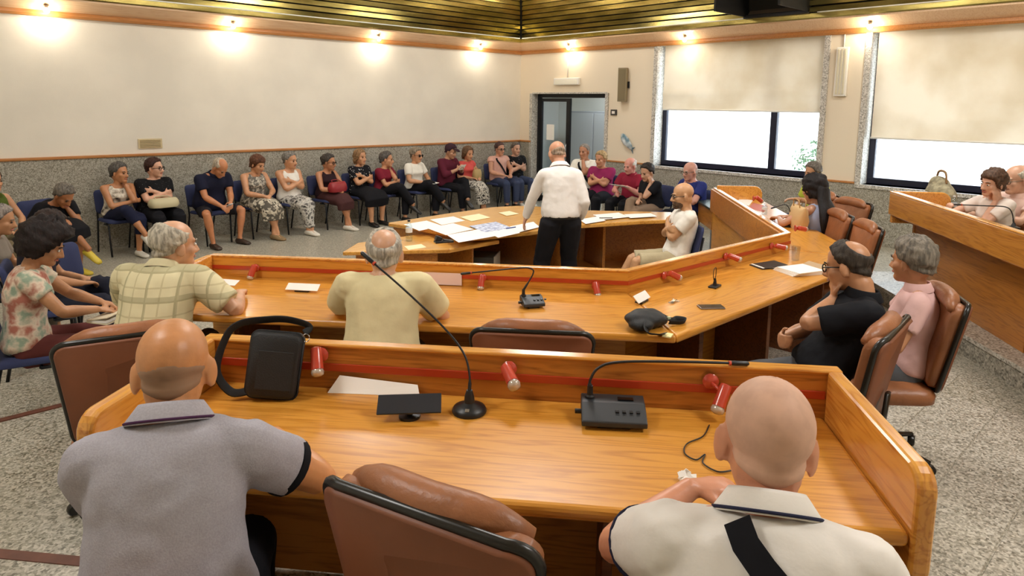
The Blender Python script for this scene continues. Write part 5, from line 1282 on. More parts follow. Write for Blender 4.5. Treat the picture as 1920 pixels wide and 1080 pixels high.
# ---- row in front of the door and windows
GD = 'people seated below the window wall'
def Wd(label, px, py, hdg, xv, **k): 
    k['w'] = k.get('w', 1)*1.12; k['fat'] = k.get('fat', 1)*1.12; k.setdefault('hs', 1.13)
    r = person(label, 0, hdg, ('px', px, py, 'x', xv), 2, GD, **k); DOORX.append((r[0].location.x, r[0].location.y, hdg)); return r
DOORX = []
Wd('tanned man in a white shirt with a black strap sitting by the door', 1096, 270, 195, 9.35, lean=(-2, 6), head=(-6, 4, 0), skin='b07a5a', armR='lap', armL='chin', top=('short', C('white_tee2', 'ece8dc')), bot=('trousers', DKT), shoes=(SH_B,), hair=('short', '8a8178', .006), hairc='7a7068', strap=(BLK, 'R', .045, 1), strap0=.5, strapk=1.5)
Wd('woman in a magenta blouse with blond hair and folded arms', 1127, 284, 190, 9.25, sex='f', w=1.15, fat=1.15, lean=(-4, 6), head=(-8, 6, 0), skin='c48c6a', armR='cross', armL='cross', top=('short', C('magenta', '8a2654')), bot=('trousers', DKT), shoes=(SH_W,), hair=('short', 'b09468', .018), hairc='8a744c')
Wd('white haired man in a crimson polo holding a pale sheet', 1181, 296, 180, 9.15, lean=(0, 8), head=(-4, 10, 0), skin='d09080', armR='lap', armL=dict(w=(-.10, .30, .78), d=(.6, .6, .2), n=(0, 0, -1)), top=('short', C('crimson', '8c2238')), collar=(C('crimson', '8c2238'),), bot=('trousers', DKT), shoes=(SH_B,), hair=('ring', 'd8cfc4', .010), hairc='c8c0b4')
Wd('dark haired woman in a black cardigan leaning on her hand', 1212, 307, 165, 8.75, sex='f', lean=(6, 18), head=(6, 16, 0), skin='c89a7c', armL='cheek', armR=dict(w=(-.04, .32, .66), d=(-.6, .7, -.1), n=(0, 0, -1)), **crossR, top=('short', C('cardigan', '15161c')), bot=('trousers', C('taupe', '8a7460')), shoes=(SH_B,), hair=('bun', '2e2622', .014), hairc='2e2622')
Wd('bald man in a royal blue shirt with his fist at his mouth', 1294, 304, 160, 8.75, lean=(2, 14), head=(4, 8, 0), w=1.1, skin='cc9684', armR='chin', armL=dict(w=(-.02, .26, .80), h=(-1, 0, -.5), d=(1, .2, .2), n=(0, -1, 0)), top=('short', C('royal_blue', '26306e')), bot=('trousers', BLK), shoes=(SH_B,), hair=('low_ring', 'c8beb2', .008), hairc='b8aea2', glasses='thin')
# ================================================================== visitor chairs under the seated public
def under(label, i, group='blue visitor chairs along the walls', off=.03):
    t = [o for o in PERS][i]; h = t.rotation_euler.z+R(90)
    put(VIS, t.location.x+off*math.cos(h), t.location.y+off*math.sin(h), t.location.z, math.degrees(h), label, 'chair', group)
PERS = [o for o in bpy.data.objects if o.type == 'EMPTY' and o.name.split('.')[0] == 'person']
PERS.sort(key=lambda o: o.name if '.' in o.name else 'person.000')
SHORT = {}
for i, o in enumerate(PERS): SHORT[o['label']] = i
def who(sub): return next(i for l, i in SHORT.items() if sub in l)
for sub, lb in (('curly mop', 'blue chair with black legs under the curly haired woman'), ('dark jeans with crossed', 'blue chair under the person in dark jeans'), ('grey top cut', 'blue chair at the left picture edge under the person in grey'), ('olive top', 'blue chair under the person in olive by the wall'),
                ('bearded bald', 'blue chair with black back under the bearded bald man'), ('bent forward', 'blue chair under the woman in black bent forward'), ('patterned sleeveless', 'blue chair under the grey haired woman with her chin on her hand'),
                ('cream handbag', 'blue chair under the woman with the cream handbag'), ('navy polo', 'blue chair under the man in the navy polo and shorts'), ('auburn', 'blue chair under the auburn haired woman in the grey dress'),
                ('floral trousers', 'blue chair under the woman in floral trousers'), ('red handbag', 'blue chair under the woman with the red handbag'), ('flowered blouse', 'blue chair under the woman in the flowered blouse'), ('dark red T-shirt', 'blue chair under the woman in the dark red T-shirt'),
                ('sunglasses with crossed', 'blue chair under the woman in white with sunglasses'), ('maroon shirt', 'blue chair under the man in the maroon shirt and cap'), ('coral top', 'blue chair under the woman in coral'), ('sleeveless shirt with', 'blue chair under the man in pale pink near the corner'),
                ('in the corner beside', 'blue chair in the corner under the man with folded arms'), ('sitting by the door', 'blue chair under the tanned man by the door'), ('magenta', 'blue chair under the woman in magenta'), ('crimson', 'blue chair under the man in crimson'), ('cardigan', 'blue chair under the woman in the black cardigan'), ('royal blue', 'blue chair under the man in royal blue')):
    under(lb, who(sub))
q = at(146, 505, .70); put(VIS, q[0], q[1]+.1, 0, -62, 'empty blue chair between the curly haired woman and the wall row', 'chair', 'blue visitor chairs along the walls')
put(VIS, 3.36-.02, 10.50, 0, -90, 'empty blue chair between the cream handbag and the man in navy', 'chair', 'blue visitor chairs along the walls') if False else None
for sub, lb in (('olive', ''),): pass
for sub, lb in (('hand behind the raised bench', 'brown swivel chair under the woman behind the raised bench'), ('pale pink shirt behind', 'brown swivel chair under the man in blush behind the raised bench'), ('very long straight', 'brown swivel chair under the young woman with long black hair')):
    o = PERS[who(sub)]; h = o.rotation_euler.z+R(90); put(SWV_LOW, o.location.x+.03*math.cos(h), o.location.y+.03*math.sin(h), o.location.z, math.degrees(h), lb, 'chair', GS)

# ================================================================== lamps and microphones on the desks
M_rl = mat('red_lacquer', 'bf4632', .25, coat=.5); M_blkp = mat('black_plastic', '1a1b1d', .4); M_con = mat('console_grey', '2c2f33', .45)
M_bulbw = mat('bulb_white', 'c8bcae', .12, metal=.35); M_paper = mat('paper', 'f4f1ea', .7); M_pinkp = mat('paper_pink', 'ead6d2', .7); M_metal = mat('steel', 'b8babc', .25, metal=1)
def screen_frame(pt, d_along, d_out):
    return np.array([[d_along[0], d_out[0], 0], [d_along[1], d_out[1], 0], [0, 0, 1.]])
def desk_lamp(pt, along, aim, label, joint=(0, .05, .0), grp='red reading lamps on the desk screens', ln=.075):
    """pt: world point on the screen face; along: unit xy along the screen; local Y points to the users; aim: local direction of the lamp head"""
    out = vec(along[1], -along[0]); ang = math.atan2(along[1], along[0])
    t = empty('reading_lamp', pt, ang+math.pi, label, 'lamp', grp)   # local X = -along, local Y = to the user
    Y = rotm((1, 0, 0), -90)
    MB().lathe([(.026, 0), (.027, .006), (.02, .014), (.009, .018)], 16, (0, 0, 0), Y).build('wall_rose', M_rl, t, smooth='auto')
    j = vec(*joint); MB().tube([(0, .012, 0), j*.7+vec(0, .01, 0), j], .006, 8).build('arm', M_rl, t, smooth=True)
    MB().ell(j, (.010, .010, .010)).build('joint', M_rl, t, smooth=True)
    a = unit(aim); o_ = j-a*ln*.35
    zx = unit(np.cross(vec(0, .3, 1) if abs(a[2]) < .9 else vec(1, 0, 0), a)); Rm = np.stack([zx, np.cross(a, zx), a], 1)
    hd = MB().lathe([(.008, -.004), (.018, 0), (.020, .01), (.021, ln*.8), (.0215, ln), (.019, ln), (.017, ln*.86), (.004, ln*.84)], 18, o_, Rm).build('lamp_head', M_rl, t, smooth='auto')
    MB().lathe([(.006, ln*.84), (.0185, ln*.95), (.0225, ln*1.12), (.020, ln*1.25), (.010, ln*1.32), (.003, ln*1.33)], 16, o_, Rm).build('bulb', M_bulbw, hd, smooth=True)
    return t
dx1, dy1 = vec(math.cos(D1A), math.sin(D1A)), d1n
def on_screen(px_, py_, p0, along):
    """ray meets the vertical plane of a screen"""
    n = vec(along[1], -along[0], 0); d = px_ray(px_, py_); C0 = vec(0, 0, CAM_H); k = ((vec(p0[0], p0[1], 0)-C0)@n)/(d@n); return C0+d*k
f1 = D1O-d1n*.008
for px_, py_, aim, jt, lb in ((603, 664, (-.28, .55, -1), (0, .045, .012), 'red reading lamp pointing down beside the black shoulder bag'), (955, 690, (-.5, .9, -.45), (.0, .04, .0), 'red reading lamp with its bulb turned to us behind the round based microphone'), (1332, 714, (.45, .55, -1), (-.035, .045, -.02), 'red reading lamp on a bent arm beside the head of the white polo man')):
    desk_lamp(on_screen(px_, py_, f1, dx1), dx1, aim, lb, jt)
su2 = [unit(vec(*P2[i+1])-vec(*P2[i])) for i in range(3)]
def f2(i): return vec(*P2[i])+vec(su2[i][1], -su2[i][0])*.008
for i, px_, py_, aim, jt, lb in ((0, 480, 502, (.25, .35, -1), (0, .04, 0), 'red reading lamp near the left end of the council desk'), (0, 905, 520, (.05, .4, -1), (0, .045, 0), 'red reading lamp left of the small microphone console'), (0, 1117, 536, (-.25, .4, -1), (0, .045, .01), 'red reading lamp before the first bend of the council desk'),
                                 (1, 1245, 516, (-.9, .35, -.5), (-.03, .05, .01), 'red reading lamp just past the first bend of the council desk'), (1, 1360, 480, (-.6, .7, -.35), (-.02, .045, 0), 'red reading lamp left of the white name card with its bulb outward'), (1, 1446, 461, (-.7, .6, -.2), (-.03, .05, 0), 'red reading lamp nearest the second bend of the council desk'),
                                 (2, 1490, 428, (-.5, .8, -.2), (0, .05, 0), 'red reading lamp on the far arm just past the second bend'), (2, 1412, 372, (-.3, .7, -.5), (0, .05, 0), 'red reading lamp halfway along the far arm of the council desk')):
    desk_lamp(on_screen(px_, py_, f2(i), su2[i]), su2[i], aim, lb, jt)
def depth_of(P): return (np.asarray(P)-vec(0, 0, CAM_H))@_f
def at_depth(px_, py_, dep): return vec(0, 0, CAM_H)+px_ray(px_, py_)*dep
def rel(pts, o): return [np.asarray(p)-np.asarray(o) for p in pts]
def smooth_pts(P, n=6):
    P = [np.asarray(p, float) for p in P]; out = []
    for i in range(len(P)-1):
        p0 = P[max(i-1, 0)]; p1 = P[i]; p2 = P[i+1]; p3 = P[min(i+2, len(P)-1)]
        for k in range(n):
            t = k/n; out.append(.5*((2*p1)+(-p0+p2)*t+(2*p0-5*p1+4*p2-p3)*t*t+(-p0+3*p1-3*p2+p3)*t**3))
    return out+[P[-1]]
def gooseneck(t, o, pts, r=.0045, mic=.008, red=True):
    P = smooth_pts(rel(pts, o)); N = len(P)
    nk = MB().tube(P, [r*1.6 if i < N*.12 else r for i in range(N)], 8).build('gooseneck', M_blkp, t, smooth=True)
    d = unit(P[-1]-P[-2]); MB().tube([P[-1]-d*.01, P[-1], P[-1]+d*.045, P[-1]+d*.052], [mic*.8, mic, mic, mic*.6], 10).build('capsule', M_blkp, nk, smooth='auto')
    if red: MB().tube([P[-1]-d*.016, P[-1]-d*.008], mic*1.0, 10).build('light_ring', M_rl, nk, smooth='auto')
# round based microphone on the near desk
b = at(880, 772, T2+ZT); t = empty('gooseneck_microphone', b, D1A, 'black gooseneck microphone on a round base, its long neck leaning far left', 'microphone')
Q = 1.0
MB().lathe([(.056, 0), (.058, .006), (.052, .018), (.03, .028), (.018, .034), (.016, .055), (.010, .075)], 26).build('base', M_blkp, t, smooth='auto', angle=50)
MB().lathe([(.018, .026), (.021, .030), (.018, .034)], 20).build('ring', M_metal, t, smooth=True)
bt = MB().box((.0, -.040, .0225), (.014, .012, .004), rotm((1, 0, 0), 25)).build('button', M_metal, t, bevel=.001)
dp = depth_of(b)
gt = empty('x', b); bpy.data.objects.remove(gt)
def neck_local(t, b, ang, pts, **k):
    Rm = rotm((0, 0, 1), -math.degrees(ang)); o = np.asarray(b); P = [Rm@(np.asarray(p)-o) for p in pts]; gooseneck(t, (0, 0, 0), P, **k)
neck_local(t, b, D1A, [b+vec(0, 0, .07), at_depth(880, 700, dp), at_depth(868, 660, dp+.02), at_depth(830, 612, dp+.06), at_depth(760, 545, dp+.12), at_depth(697, 490, dp+.16)], r=.0036)
def console(name_pt, ang, label, pts, w=.17, d=.115, k=1.0):
    t = empty('microphone_console', name_pt, ang, label, 'microphone'); z = .018
    pr = [(-d/2, .012), (d/2, .012), (d/2, .062), (.01, .058), (-d/2, .030)]
    MB().extrude([(-w/2, y, zz) for y, zz in pr], (w, 0, 0)).build('console_body', M_con, t, bevel=.004)
    MB().span((-w*.25, -d*.35, 0), (w*.25, d*.35, .014)).build('foot', M_blkp, t)
    for i in range(4): MB().box((w*.05+i*.022, -d*.2, .047-.0), (.012, .010, .006), rotm((1, 0, 0), 22)).build('button', M_blkp, t, bevel=.001)
    MB().box((w*.2, d*.25, .0615), (.05, .02, .004)).build('display', mat('display_dark', '0b0d10', .1), t)
    MB().lathe([(.016, .058), (.016, .066), (.010, .070), (.009, .10)], 14, (-w*.36, d*.3, 0)).build('neck_socket', M_blkp, t, smooth='auto')
    MB().lathe([(.008, 0), (.008, .02)], 10, (-w/2, 0, .03), rotm((0, 1, 0), -90)).build('side_knob', M_blkp, t, smooth='auto')
    Rz = rotm((0, 0, 1), math.degrees(ang)); s0_ = np.asarray(name_pt)+Rz@vec(-w*.36, d*.3, .095); dp = depth_of(s0_)
    neck_local(t, name_pt, ang, [s0_]+[at_depth(x, y, dp+e_) for x, y, e_ in pts])
console(at(1149, 790, T2+ZT), D1A+R(2), 'dark microphone console on the near desk with its neck bent flat to the right', [(1107, 712, 0), (1122, 690, .0), (1160, 679, 0), (1260, 678, .01), (1375, 681, .02)], w=.205, d=.14)
console(at(998, 575, Z2), R(-28), 'small dark microphone console on the council desk with its neck bent left', [(1000, 512, 0), (993, 503, .0), (970, 503, 0), (880, 512, .02)], w=.13, d=.10)
b = at(1340, 538, Z2); t = empty('cable_stand', b, R(10), 'small black stand with a thin wire loop on the council desk', 'stand')
MB().box((0, 0, .006), (.10, .055, .012)).build('base', M_blkp, t, bevel=.003); MB().lathe([(.014, .012), (.011, .03), (.006, .06)], 12).build('post', M_blkp, t, smooth='auto')
MB().tube(smooth_pts([(0, 0, .05), (.012, 0, .09), (.005, 0, .13), (-.03, 0, .12), (-.035, 0, .08), (-.008, 0, .03)]), .0025, 6).build('wire', M_blkp, t, smooth=True)
b = at(1477, 425, Z2); t = empty('gooseneck_microphone', b, R(40), 'black microphone in front of the long haired woman, neck arched over her beige tote', 'microphone')
MB().lathe([(.05, 0), (.05, .012), (.02, .022), (.012, .05)], 18).build('base', M_blkp, t, smooth='auto'); dp = depth_of(b)
neck_local(t, b, R(40), [b+vec(0, 0, .04), at_depth(1482, 400, dp), at_depth(1474, 384, dp), at_depth(1455, 388, dp+.05)], red=False)
b = E0-u3*1.45-n3*.22; b = vec(b[0], b[1], Z3); bb = at(1900, 428, Z3); t = empty('gooseneck_microphone', bb, R(38), 'thin red necked microphone lying along the raised bench', 'microphone')
MB().lathe([(.05, 0), (.05, .012), (.02, .022), (.010, .05)], 18).build('base', M_blkp, t, smooth='auto'); dp = depth_of(bb)
neck_local(t, bb, R(38), [bb+vec(0, 0, .04), at_depth(1897, 398, dp), at_depth(1885, 388, dp), at_depth(1850, 386, dp+.02), at_depth(1800, 384, dp+.05)], r=.005)

# ================================================================== things on the near desk
zn = T2+ZT
M_bag = mat('bag_black', '17181a', .6, bump=.2, bscale=220); M_strapb = mat('strap_black', '121214', .7, bump=.2, bscale=300)
b = at(508, 748, zn); t = empty('shoulder_bag', b, D1A+R(8), 'black shoulder bag standing against the near desk screen with its strap looped', 'bag')
lean_ = rotm((0, 1, 0), 5)@rotm((1, 0, 0), -14)
mb = MB(); rings = []
pr = rrect(.088, .125, .03, 5); N = len(pr); vs = []; fs = []
for sc, y in ((.88, -.036), (.97, -.028), (1, -.01), (1, .02), (.95, .034), (.85, .038)):
    for x, z in pr: vs.append(lean_@vec(x*sc*(1.0-.04*(z < 0)), y, .116+z*sc*.9))
for i in range(5):
    for k in range(N): a = i*N+k; b_ = i*N+(k+1) % N; fs.append((a, b_, b_+N, a+N))
fs += [tuple(range(N))[::-1], tuple(range(5*N, 6*N))]
mb._add(vs, fs).build('bag_body', M_bag, t, smooth='auto', angle=50)
MB().tube([lean_@vec(x, -.010, .116+z*.9) for x, z in pr]+[lean_@vec(pr[0][0], -.010, .116+pr[0][1]*.9)], .004, 6).build('piping', M_strapb, t, smooth=True)
MB().box(lean_@vec(.01, -.036, .10), (.12, .004, .13), lean_).build('front_pocket', M_bag, t, bevel=.01)
def ribbon(pts, wv, th, n=8):
    P = smooth_pts(pts, n); return MB().tube(P, [(wv/2, th/2)]*len(P), 8, up=vec(0, .6, .8))
ribbon([lean_@vec(.085, 0, .23), lean_@vec(.10, -.0, .255), lean_@vec(.02, .01, .27), lean_@vec(-.06, .01, .262), lean_@vec(-.13, -.02, .245), lean_@vec(-.165, -.035, .20), (-.17, -.02, .11), (-.13, -.01, .03), (-.07, 0, .03)], .030, .006).build('strap', M_strapb, t, smooth=True)
MB().tube([lean_@vec(.095+.012*math.cos(a), -.01, .215+.014*math.sin(a)) for a in np.linspace(0, 6.28, 12)], .002, 6).build('ring', M_metal, t, smooth=True)
def sheet(label, quad, z, material=M_paper, cat='paper', group=None, th=.0018, curl=0, name='paper_sheet'):
    P = [at(x, y, z) for x, y in quad]; c = sum(P)/4; o = empty(name, c) if False else None
    mb = MB(); n = 6; vs = []; fs = []
    for s_ in (0, 1):
        for j in range(n+1):
            for i in range(n+1):
                u, v = i/n, j/n; p = (P[0]*(1-u)+P[1]*u)*(1-v)+(P[3]*(1-u)+P[2]*u)*v-c; vs.append(p+vec(0, 0, th*(1-s_)+curl*(u*u*v*v)+.0012*math.sin(7*u+5*v)*(curl > 0)))
    M = (n+1)**2
    for j in range(n):
        for i in range(n):
            a = j*(n+1)+i; fs.append((a, a+n+1, a+n+2, a+1)); fs.append((M+a, M+a+1, M+a+n+2, M+a+n+1))
    for i in range(n):
        for a, b_ in ((i, i+1), ((i+1)*(n+1)+n, i*(n+1)+n), (n*(n+1)+i+1, n*(n+1)+i), (i*(n+1), (i+1)*(n+1))): 
            a, b_ = (a, b_) if True else (b_, a); fs.append((a, b_, M+b_, M+a)) if True else None
    ob = mb._add(vs, fs).build(name, material); ob.location = tuple(c+vec(0, 0, .0006)); tag(ob, label, cat, group); return ob
pb = [at(614, 737, zn), at(787, 744, zn)]; pt_ = [on_screen(637, 704, f1-d1n*.003, dx1), on_screen(783, 722, f1-d1n*.003, dx1)]
c0 = (pb[0]+pb[1])/2; mb = MB(); q = [pb[0], pb[1], pt_[1], pt_[0]]; nq = unit(np.cross(q[1]-q[0], q[3]-q[0]))*.002
mb._add([p-c0+vec(0, 0, .001) for p in q]+[p-c0-nq+vec(0, 0, .001) for p in q]+[(pb[0]*.35+pt_[0]*.65)-c0, (pb[1]*.35+pt_[1]*.65)-c0], [(0, 1, 2, 3), (7, 6, 5, 4), (0, 4, 5, 1), (1, 5, 6, 2), (2, 6, 7, 3), (3, 7, 4, 0)])
tag(mb.build('paper_sheet', M_paper), 'folded white sheet propped against the near desk screen below the red lamp', 'paper').location = tuple(c0)
b = at(768, 782, zn); t = empty('name_plate', b, D1A+R(12), 'black tilted name plate on a small foot on the near desk', 'name plate')
MB().lathe([(.035, 0), (.035, .008), (.014, .014), (.012, .03)], 16).build('foot', M_blkp, t, smooth='auto')
MB().box((0, .0, .045), (.205, .080, .006), rotm((1, 0, 0), 24)).build('plate', mat('plate_black', '23262d', .25), t, bevel=.002)
cp = [at(x, y, zn+.004) for x, y in ((1330, 797), (1318, 818), (1288, 832), (1284, 850), (1305, 862), (1322, 852), (1318, 868), (1345, 884), (1372, 882))]
o_ = cp[0]; tag(MB().tube(smooth_pts(rel(cp, o_)), .0022, 6).build('earphone_cord', M_blkp, smooth=True), 'thin black cord curling on the near desk below the bent red lamp', 'cord').location = tuple(o_)
tb = MB(); 
for k in range(16): tb.box(vec(*(rng.uniform(-.018, .018, 2)), rng.uniform(.006, .02)), (.022, .018, .003), rotm(rng.randn(3), rng.uniform(0, 180)))
tag(tb.build('tissue', M_paper), 'crumpled white tissue by the arm of the white polo man', 'tissue').location = tuple(at(1287, 902, zn))

# ================================================================== things on the council desk
def name_card(px_, py_, ang, label, w=.20, h=.055, tilt=40, m_=M_paper):
    b = at(px_, py_, Z2); t = empty('name_card', b, R(ang), label, 'name card', 'white name cards on the council desk')
    MB().box((0, 0, .006), (.09, .05, .012)).build('foot', M_blkp, t, bevel=.002); MB().box((0, .0, .012+.5*h*math.sin(R(tilt))), (w, .004, h), rotm((1, 0, 0), tilt-90)).build('card', m_, t, bevel=.001)
name_card(568, 546, -50, 'white name card between the plaid shirt man and the cream T-shirt man', .21, .06, 30)
name_card(1203, 566, 12, 'white name card lying against the black pouch at the first bend', .17, .055, 45)
name_card(1410, 477, 8, 'white name card between two red lamps near the second bend', .17, .055, 50)
sheet('white sheet at the left end of the council desk beside the plaid shirt man', [(400, 522), (450, 526), (440, 536), (392, 533)], Z2)
p0 = on_screen(768, 506, f2(0), su2[0]); p1 = on_screen(866, 511, f2(0), su2[0]); ln_ = np.linalg.norm(p1-p0)
mb = MB().span((0, -.006, -.05), (ln_, -.003, .03)); o = tag(mb.build('paper_strip', M_pinkp), 'long pale paper strip propped against the council desk screen beside the cream T-shirt man', 'paper'); o.location = (p0[0], p0[1], Z2+.055); o.rotation_euler = (0, 0, math.atan2(su2[0][1], su2[0][0]))
# black pouch
b = at(1212, 612, Z2); t = empty('soft_pouch', b, R(-18), 'slumped black cloth pouch with loose straps at the first bend of the council desk', 'bag')
mb = MB(); mb.ell((0, .0, .045), (.135, .085, .045), rotm((0, 1, 0), 6), 18, 12); mb.ell((-.07, -.05, .035), (.07, .06, .035)); mb.ell((.06, .02, .055), (.08, .055, .03), rotm((0, 1, 0), 18)); mb.ell((-.03, .03, .07), (.06, .04, .025))
organic(mb, 'bag_body', M_bag, t, .008, 3, fold=.02)
ribbon([(.10, .0, .05), (.16, -.01, .02), (.22, .02, .012), (.245, -.02, .012), (.20, -.05, .012), (.12, -.04, .02)], .028, .006).build('strap', M_strapb, t, smooth=True)
ribbon([(-.06, -.08, .05), (-.09, -.13, .02), (-.04, -.16, .012), (.0, -.15, .010)], .05, .006).build('flap', M_bag, t, smooth=True)
MB().box((.135, -.015, .035), (.02, .014, .012)).build('tag', mat('tag_green', 'c5cbaa', .5), t)
tag(MB().box((0, 0, .004), (.06, .045, .008), rotm((0, 0, 1), 20)).build('yellow_note', mat('note_yellow', 'f3e6a8', .6), bevel=.001), 'small pale yellow note at the corner of the council desk by the pouch', 'note').location = tuple(at(1252, 630, Z2))
b = at(1262, 567, Z2); t = empty('key_bunch', b, R(10), 'bunch of metal keys behind the black pouch', 'keys')
MB().tube([(-.03+.014*math.cos(a), .014*math.sin(a), .006) for a in np.linspace(0, 6.28, 14)], .002, 6).build('key_ring', M_metal, t, smooth=True)
for k, a in enumerate((-25, 0, 25)):
    Rk = rotm((0, 0, 1), a); kb = MB(); kb.lathe([(.011, 0), (.011, .0025)], 12, Rk@vec(-.005, 0, .003+.003*k)); kb.box(Rk@vec(.025, 0, .0045+.003*k), (.04, .007, .0025), Rk); kb.box(Rk@vec(.04, -.005, .0045+.003*k), (.012, .006, .0025), Rk); kb.build('key', M_metal, t)
b = at(1333, 577, Z2); t = empty('mobile_phone', b, R(-38), 'dark mobile phone lying near the edge of the council desk', 'phone')
MB().box((0, 0, .005), (.15, .072, .010)).build('phone_body', mat('phone_edge', '8a8078', .3, metal=.6), t, bevel=.004); MB().box((0, 0, .0108), (.142, .064, .001)).build('screen', mat('phone_glass', '2a221e', .12), t)
b = at(1440, 500, Z2); t = empty('dark_folder', b, R(-25), 'dark folder lying beside the open papers on the council desk', 'folder')
MB().box((0, 0, .004), (.22, .15, .006)).build('cover', mat('folder_dark', '2b221e', .5), t, bevel=.002); MB().box((0, 0, .010), (.20, .14, .004)).build('sheets', M_paper, t); MB().box((0.01, 0.0, .016), (.21, .15, .005), rotm((0, 1, 0), -4)).build('cover', mat('folder_dark', '2b221e', .5), t, bevel=.002)
b = at(1500, 510, Z2); t = empty('paper_stack', b, R(-22), 'stack of white papers by the hand of the man in black', 'papers')
for k in range(5): MB().box((.004*k, -.003*k, .003+.006*k), (.30, .21, .005), rotm((0, 0, 1), 2*k-4)).build('sheet', M_paper, t)
MB().box((.14, 0, .034), (.08, .20, .004), rotm((0, 1, 0), -18)).build('turned_page', mat('page_tan', 'b99c78', .6), t)
def bottle(b, label, r=.032, h=.20, cap='2a3558', cat='bottle', full='c8d6dc'):
    t = empty('water_bottle', b, 0, label, cat); g = thin_glass('bottle_plastic', (.86, .92, .95), .12)
    MB().lathe([(r*.9, 0), (r, .008), (r, h*.35), (r*.94, h*.4), (r, h*.45), (r, h*.68), (r*.75, h*.8), (r*.38, h*.9), (r*.36, h*.95)], 18).build('bottle_body', g, t, smooth='auto')
    MB().lathe([(r*1.005, h*.42), (r*1.005, h*.64)], 18).build('label', mat('bottle_label', 'dfe6ea', .5), t, smooth='auto'); MB().lathe([(r*.42, h*.93), (r*.42, h*1.0), (r*.3, h*1.005)], 14).build('cap', mat('cap_'+cap, cap, .4), t, smooth='auto')
t = empty('drinking_glass', at(1491, 488, Z2), 0, 'clear drinking glass near the second bend of the council desk', 'glass')
MB().lathe([(.028, 0), (.034, .11), (.032, .11), (.026, .006), (.003, .006)], 18).build('tumbler', thin_glass('tumbler_glass', (.92, .94, .97), .15), t, smooth='auto')
# far arm: tote, papers
b = at(1496, 428, Z2); t = empty('tote_bag', b, R(45), 'beige canvas tote bag on the far arm before the long haired woman', 'bag')
t.scale = (.86, .86, .86)
MB().loft([(vec(0, 0, .0), vec(.15, 0, 0), vec(0, .07, 0)), (vec(0, 0, .1), vec(.175, 0, 0), vec(0, .085, 0)), (vec(0, 0, .22), vec(.19, 0, 0), vec(0, .05, 0)), (vec(0, 0, .26), vec(.19, 0, 0), vec(0, .02, 0))], 20, 3.2).build('bag_body', mat('canvas_beige', 'cfae7c', .8, bump=.2, bscale=150), t, smooth='auto', angle=60)
for s in (-1, 1): MB().tube(smooth_pts([(-.09, s*.03, .25), (-.07, s*.04, .33), (.07, s*.04, .33), (.09, s*.03, .25)]), .007, 8).build('handle', mat('canvas_beige2', 'b48e5c', .8), t, smooth=True)
sheet('white leaflet on the far arm of the council desk by the screen', [(1388, 372), (1412, 376), (1404, 386), (1380, 380)], Z2)
sheet('pinkish leaflet on the far arm of the council desk next to the white leaflet', [(1412, 380), (1440, 388), (1432, 398), (1404, 390)], Z2, mat('leaflet_red', 'c06a5c', .6))
bottle(at(1433, 402, Z2), 'small clear plastic cup shaped bottle on the far arm of the council desk', .03, .13, 'e8e8e8')
# raised bench
b = at(1760, 395, Z3); t = empty('straw_bag', b, R(38), 'soft grey green straw bag on the raised bench', 'bag'); t.scale = (1.35, 1.35, 1.6)
mb = MB(); mb.ell((0, 0, .09), (.17, .10, .10), None, 18, 12); mb.ell((.03, 0, .17), (.12, .06, .05)); organic(mb, 'bag_body', mat('straw_bag', '9c9478', .9, bump=.6, bscale=60, var=.3, vscale=30), t, .010, 2, fold=.02)
MB().tube(smooth_pts([(-.08, 0, .18), (-.05, 0, .25), (.06, 0, .25), (.09, 0, .18)]), .008, 8).build('handle', mat('straw_handle', '8a6a44', .8), t, smooth=True)
bottle(at(1786, 402, Z3), 'small water bottle on the raised bench beside the straw bag', .03, .19, 'd8dad8')

# ================================================================== central table
GP = 'papers spread on the central table'
ppr = [('sheet nearest the left end of the central table', [(757, 421), (800, 414), (830, 424), (786, 433)]), ('sheet beside the leftmost one, toward the blank wall', [(806, 412), (850, 406), (872, 414), (828, 422)]), ('cream sheet at the far edge of the central table', [(862, 407), (898, 401), (920, 408), (884, 415)]),
       ('lone cream sheet right of the pile near the corner of the central table', [(935, 399), (955, 396), (973, 401), (950, 405)]), ('sheet in the middle of the left pile', [(800, 428), (850, 419), (888, 430), (836, 441)]), ('large sheet at the near edge beside the black clip', [(838, 441), (915, 427), (945, 440), (860, 455)]),
       ('sheet with blue print in the middle of the pile', [(880, 424), (930, 416), (962, 428), (908, 436)]), ('sheet at the near edge left of the speaker hand', [(915, 436), (958, 428), (975, 437), (934, 446)]), ('sheet under the hand of the speaker', [(956, 425), (1000, 416), (1012, 426), (968, 437)]),
       ('sheet right of the speaker on the near edge', [(1086, 412), (1120, 406), (1136, 414), (1098, 420)]), ('white sheet on the right wing of the central table', [(1112, 403), (1160, 399), (1180, 407), (1132, 412)]), ('sheet farthest along the right wing', [(1170, 402), (1220, 400), (1232, 406), (1182, 409)])]
for k, (l_, q) in enumerate(ppr):
    m_ = [M_paper, M_paper, mat('paper_cream', 'f0e2b8', .7), mat('paper_cream', 'f0e2b8', .7), M_paper, M_paper, mat('paper_blue', 'd5dae6', .7, var=.3, vscale=22, col2='7d86a8'), M_paper, M_paper, M_paper, M_paper, M_paper][k]
    sheet('white '+l_ if 'cream' not in l_ and 'white' not in l_ else l_, q, ZU+.0012*k, m_, 'paper', GP)
tag(MB().box((0, 0, .006), (.14, .010, .010)).build('blue_pen', mat('pen_blue', '27408c', .3), bevel=.002), 'blue pen by the hand of the speaker on the central table', 'pen').location = tuple(at(958, 428, ZU+.012))
tag(MB().box((0, 0, .004), (.16, .012, .008), rotm((0, 0, 1), -35)).build('dark_pen', M_blkp, bevel=.002), 'dark pen lying on the right wing of the central table', 'pen').location = tuple(at(1136, 409, ZU+.018))
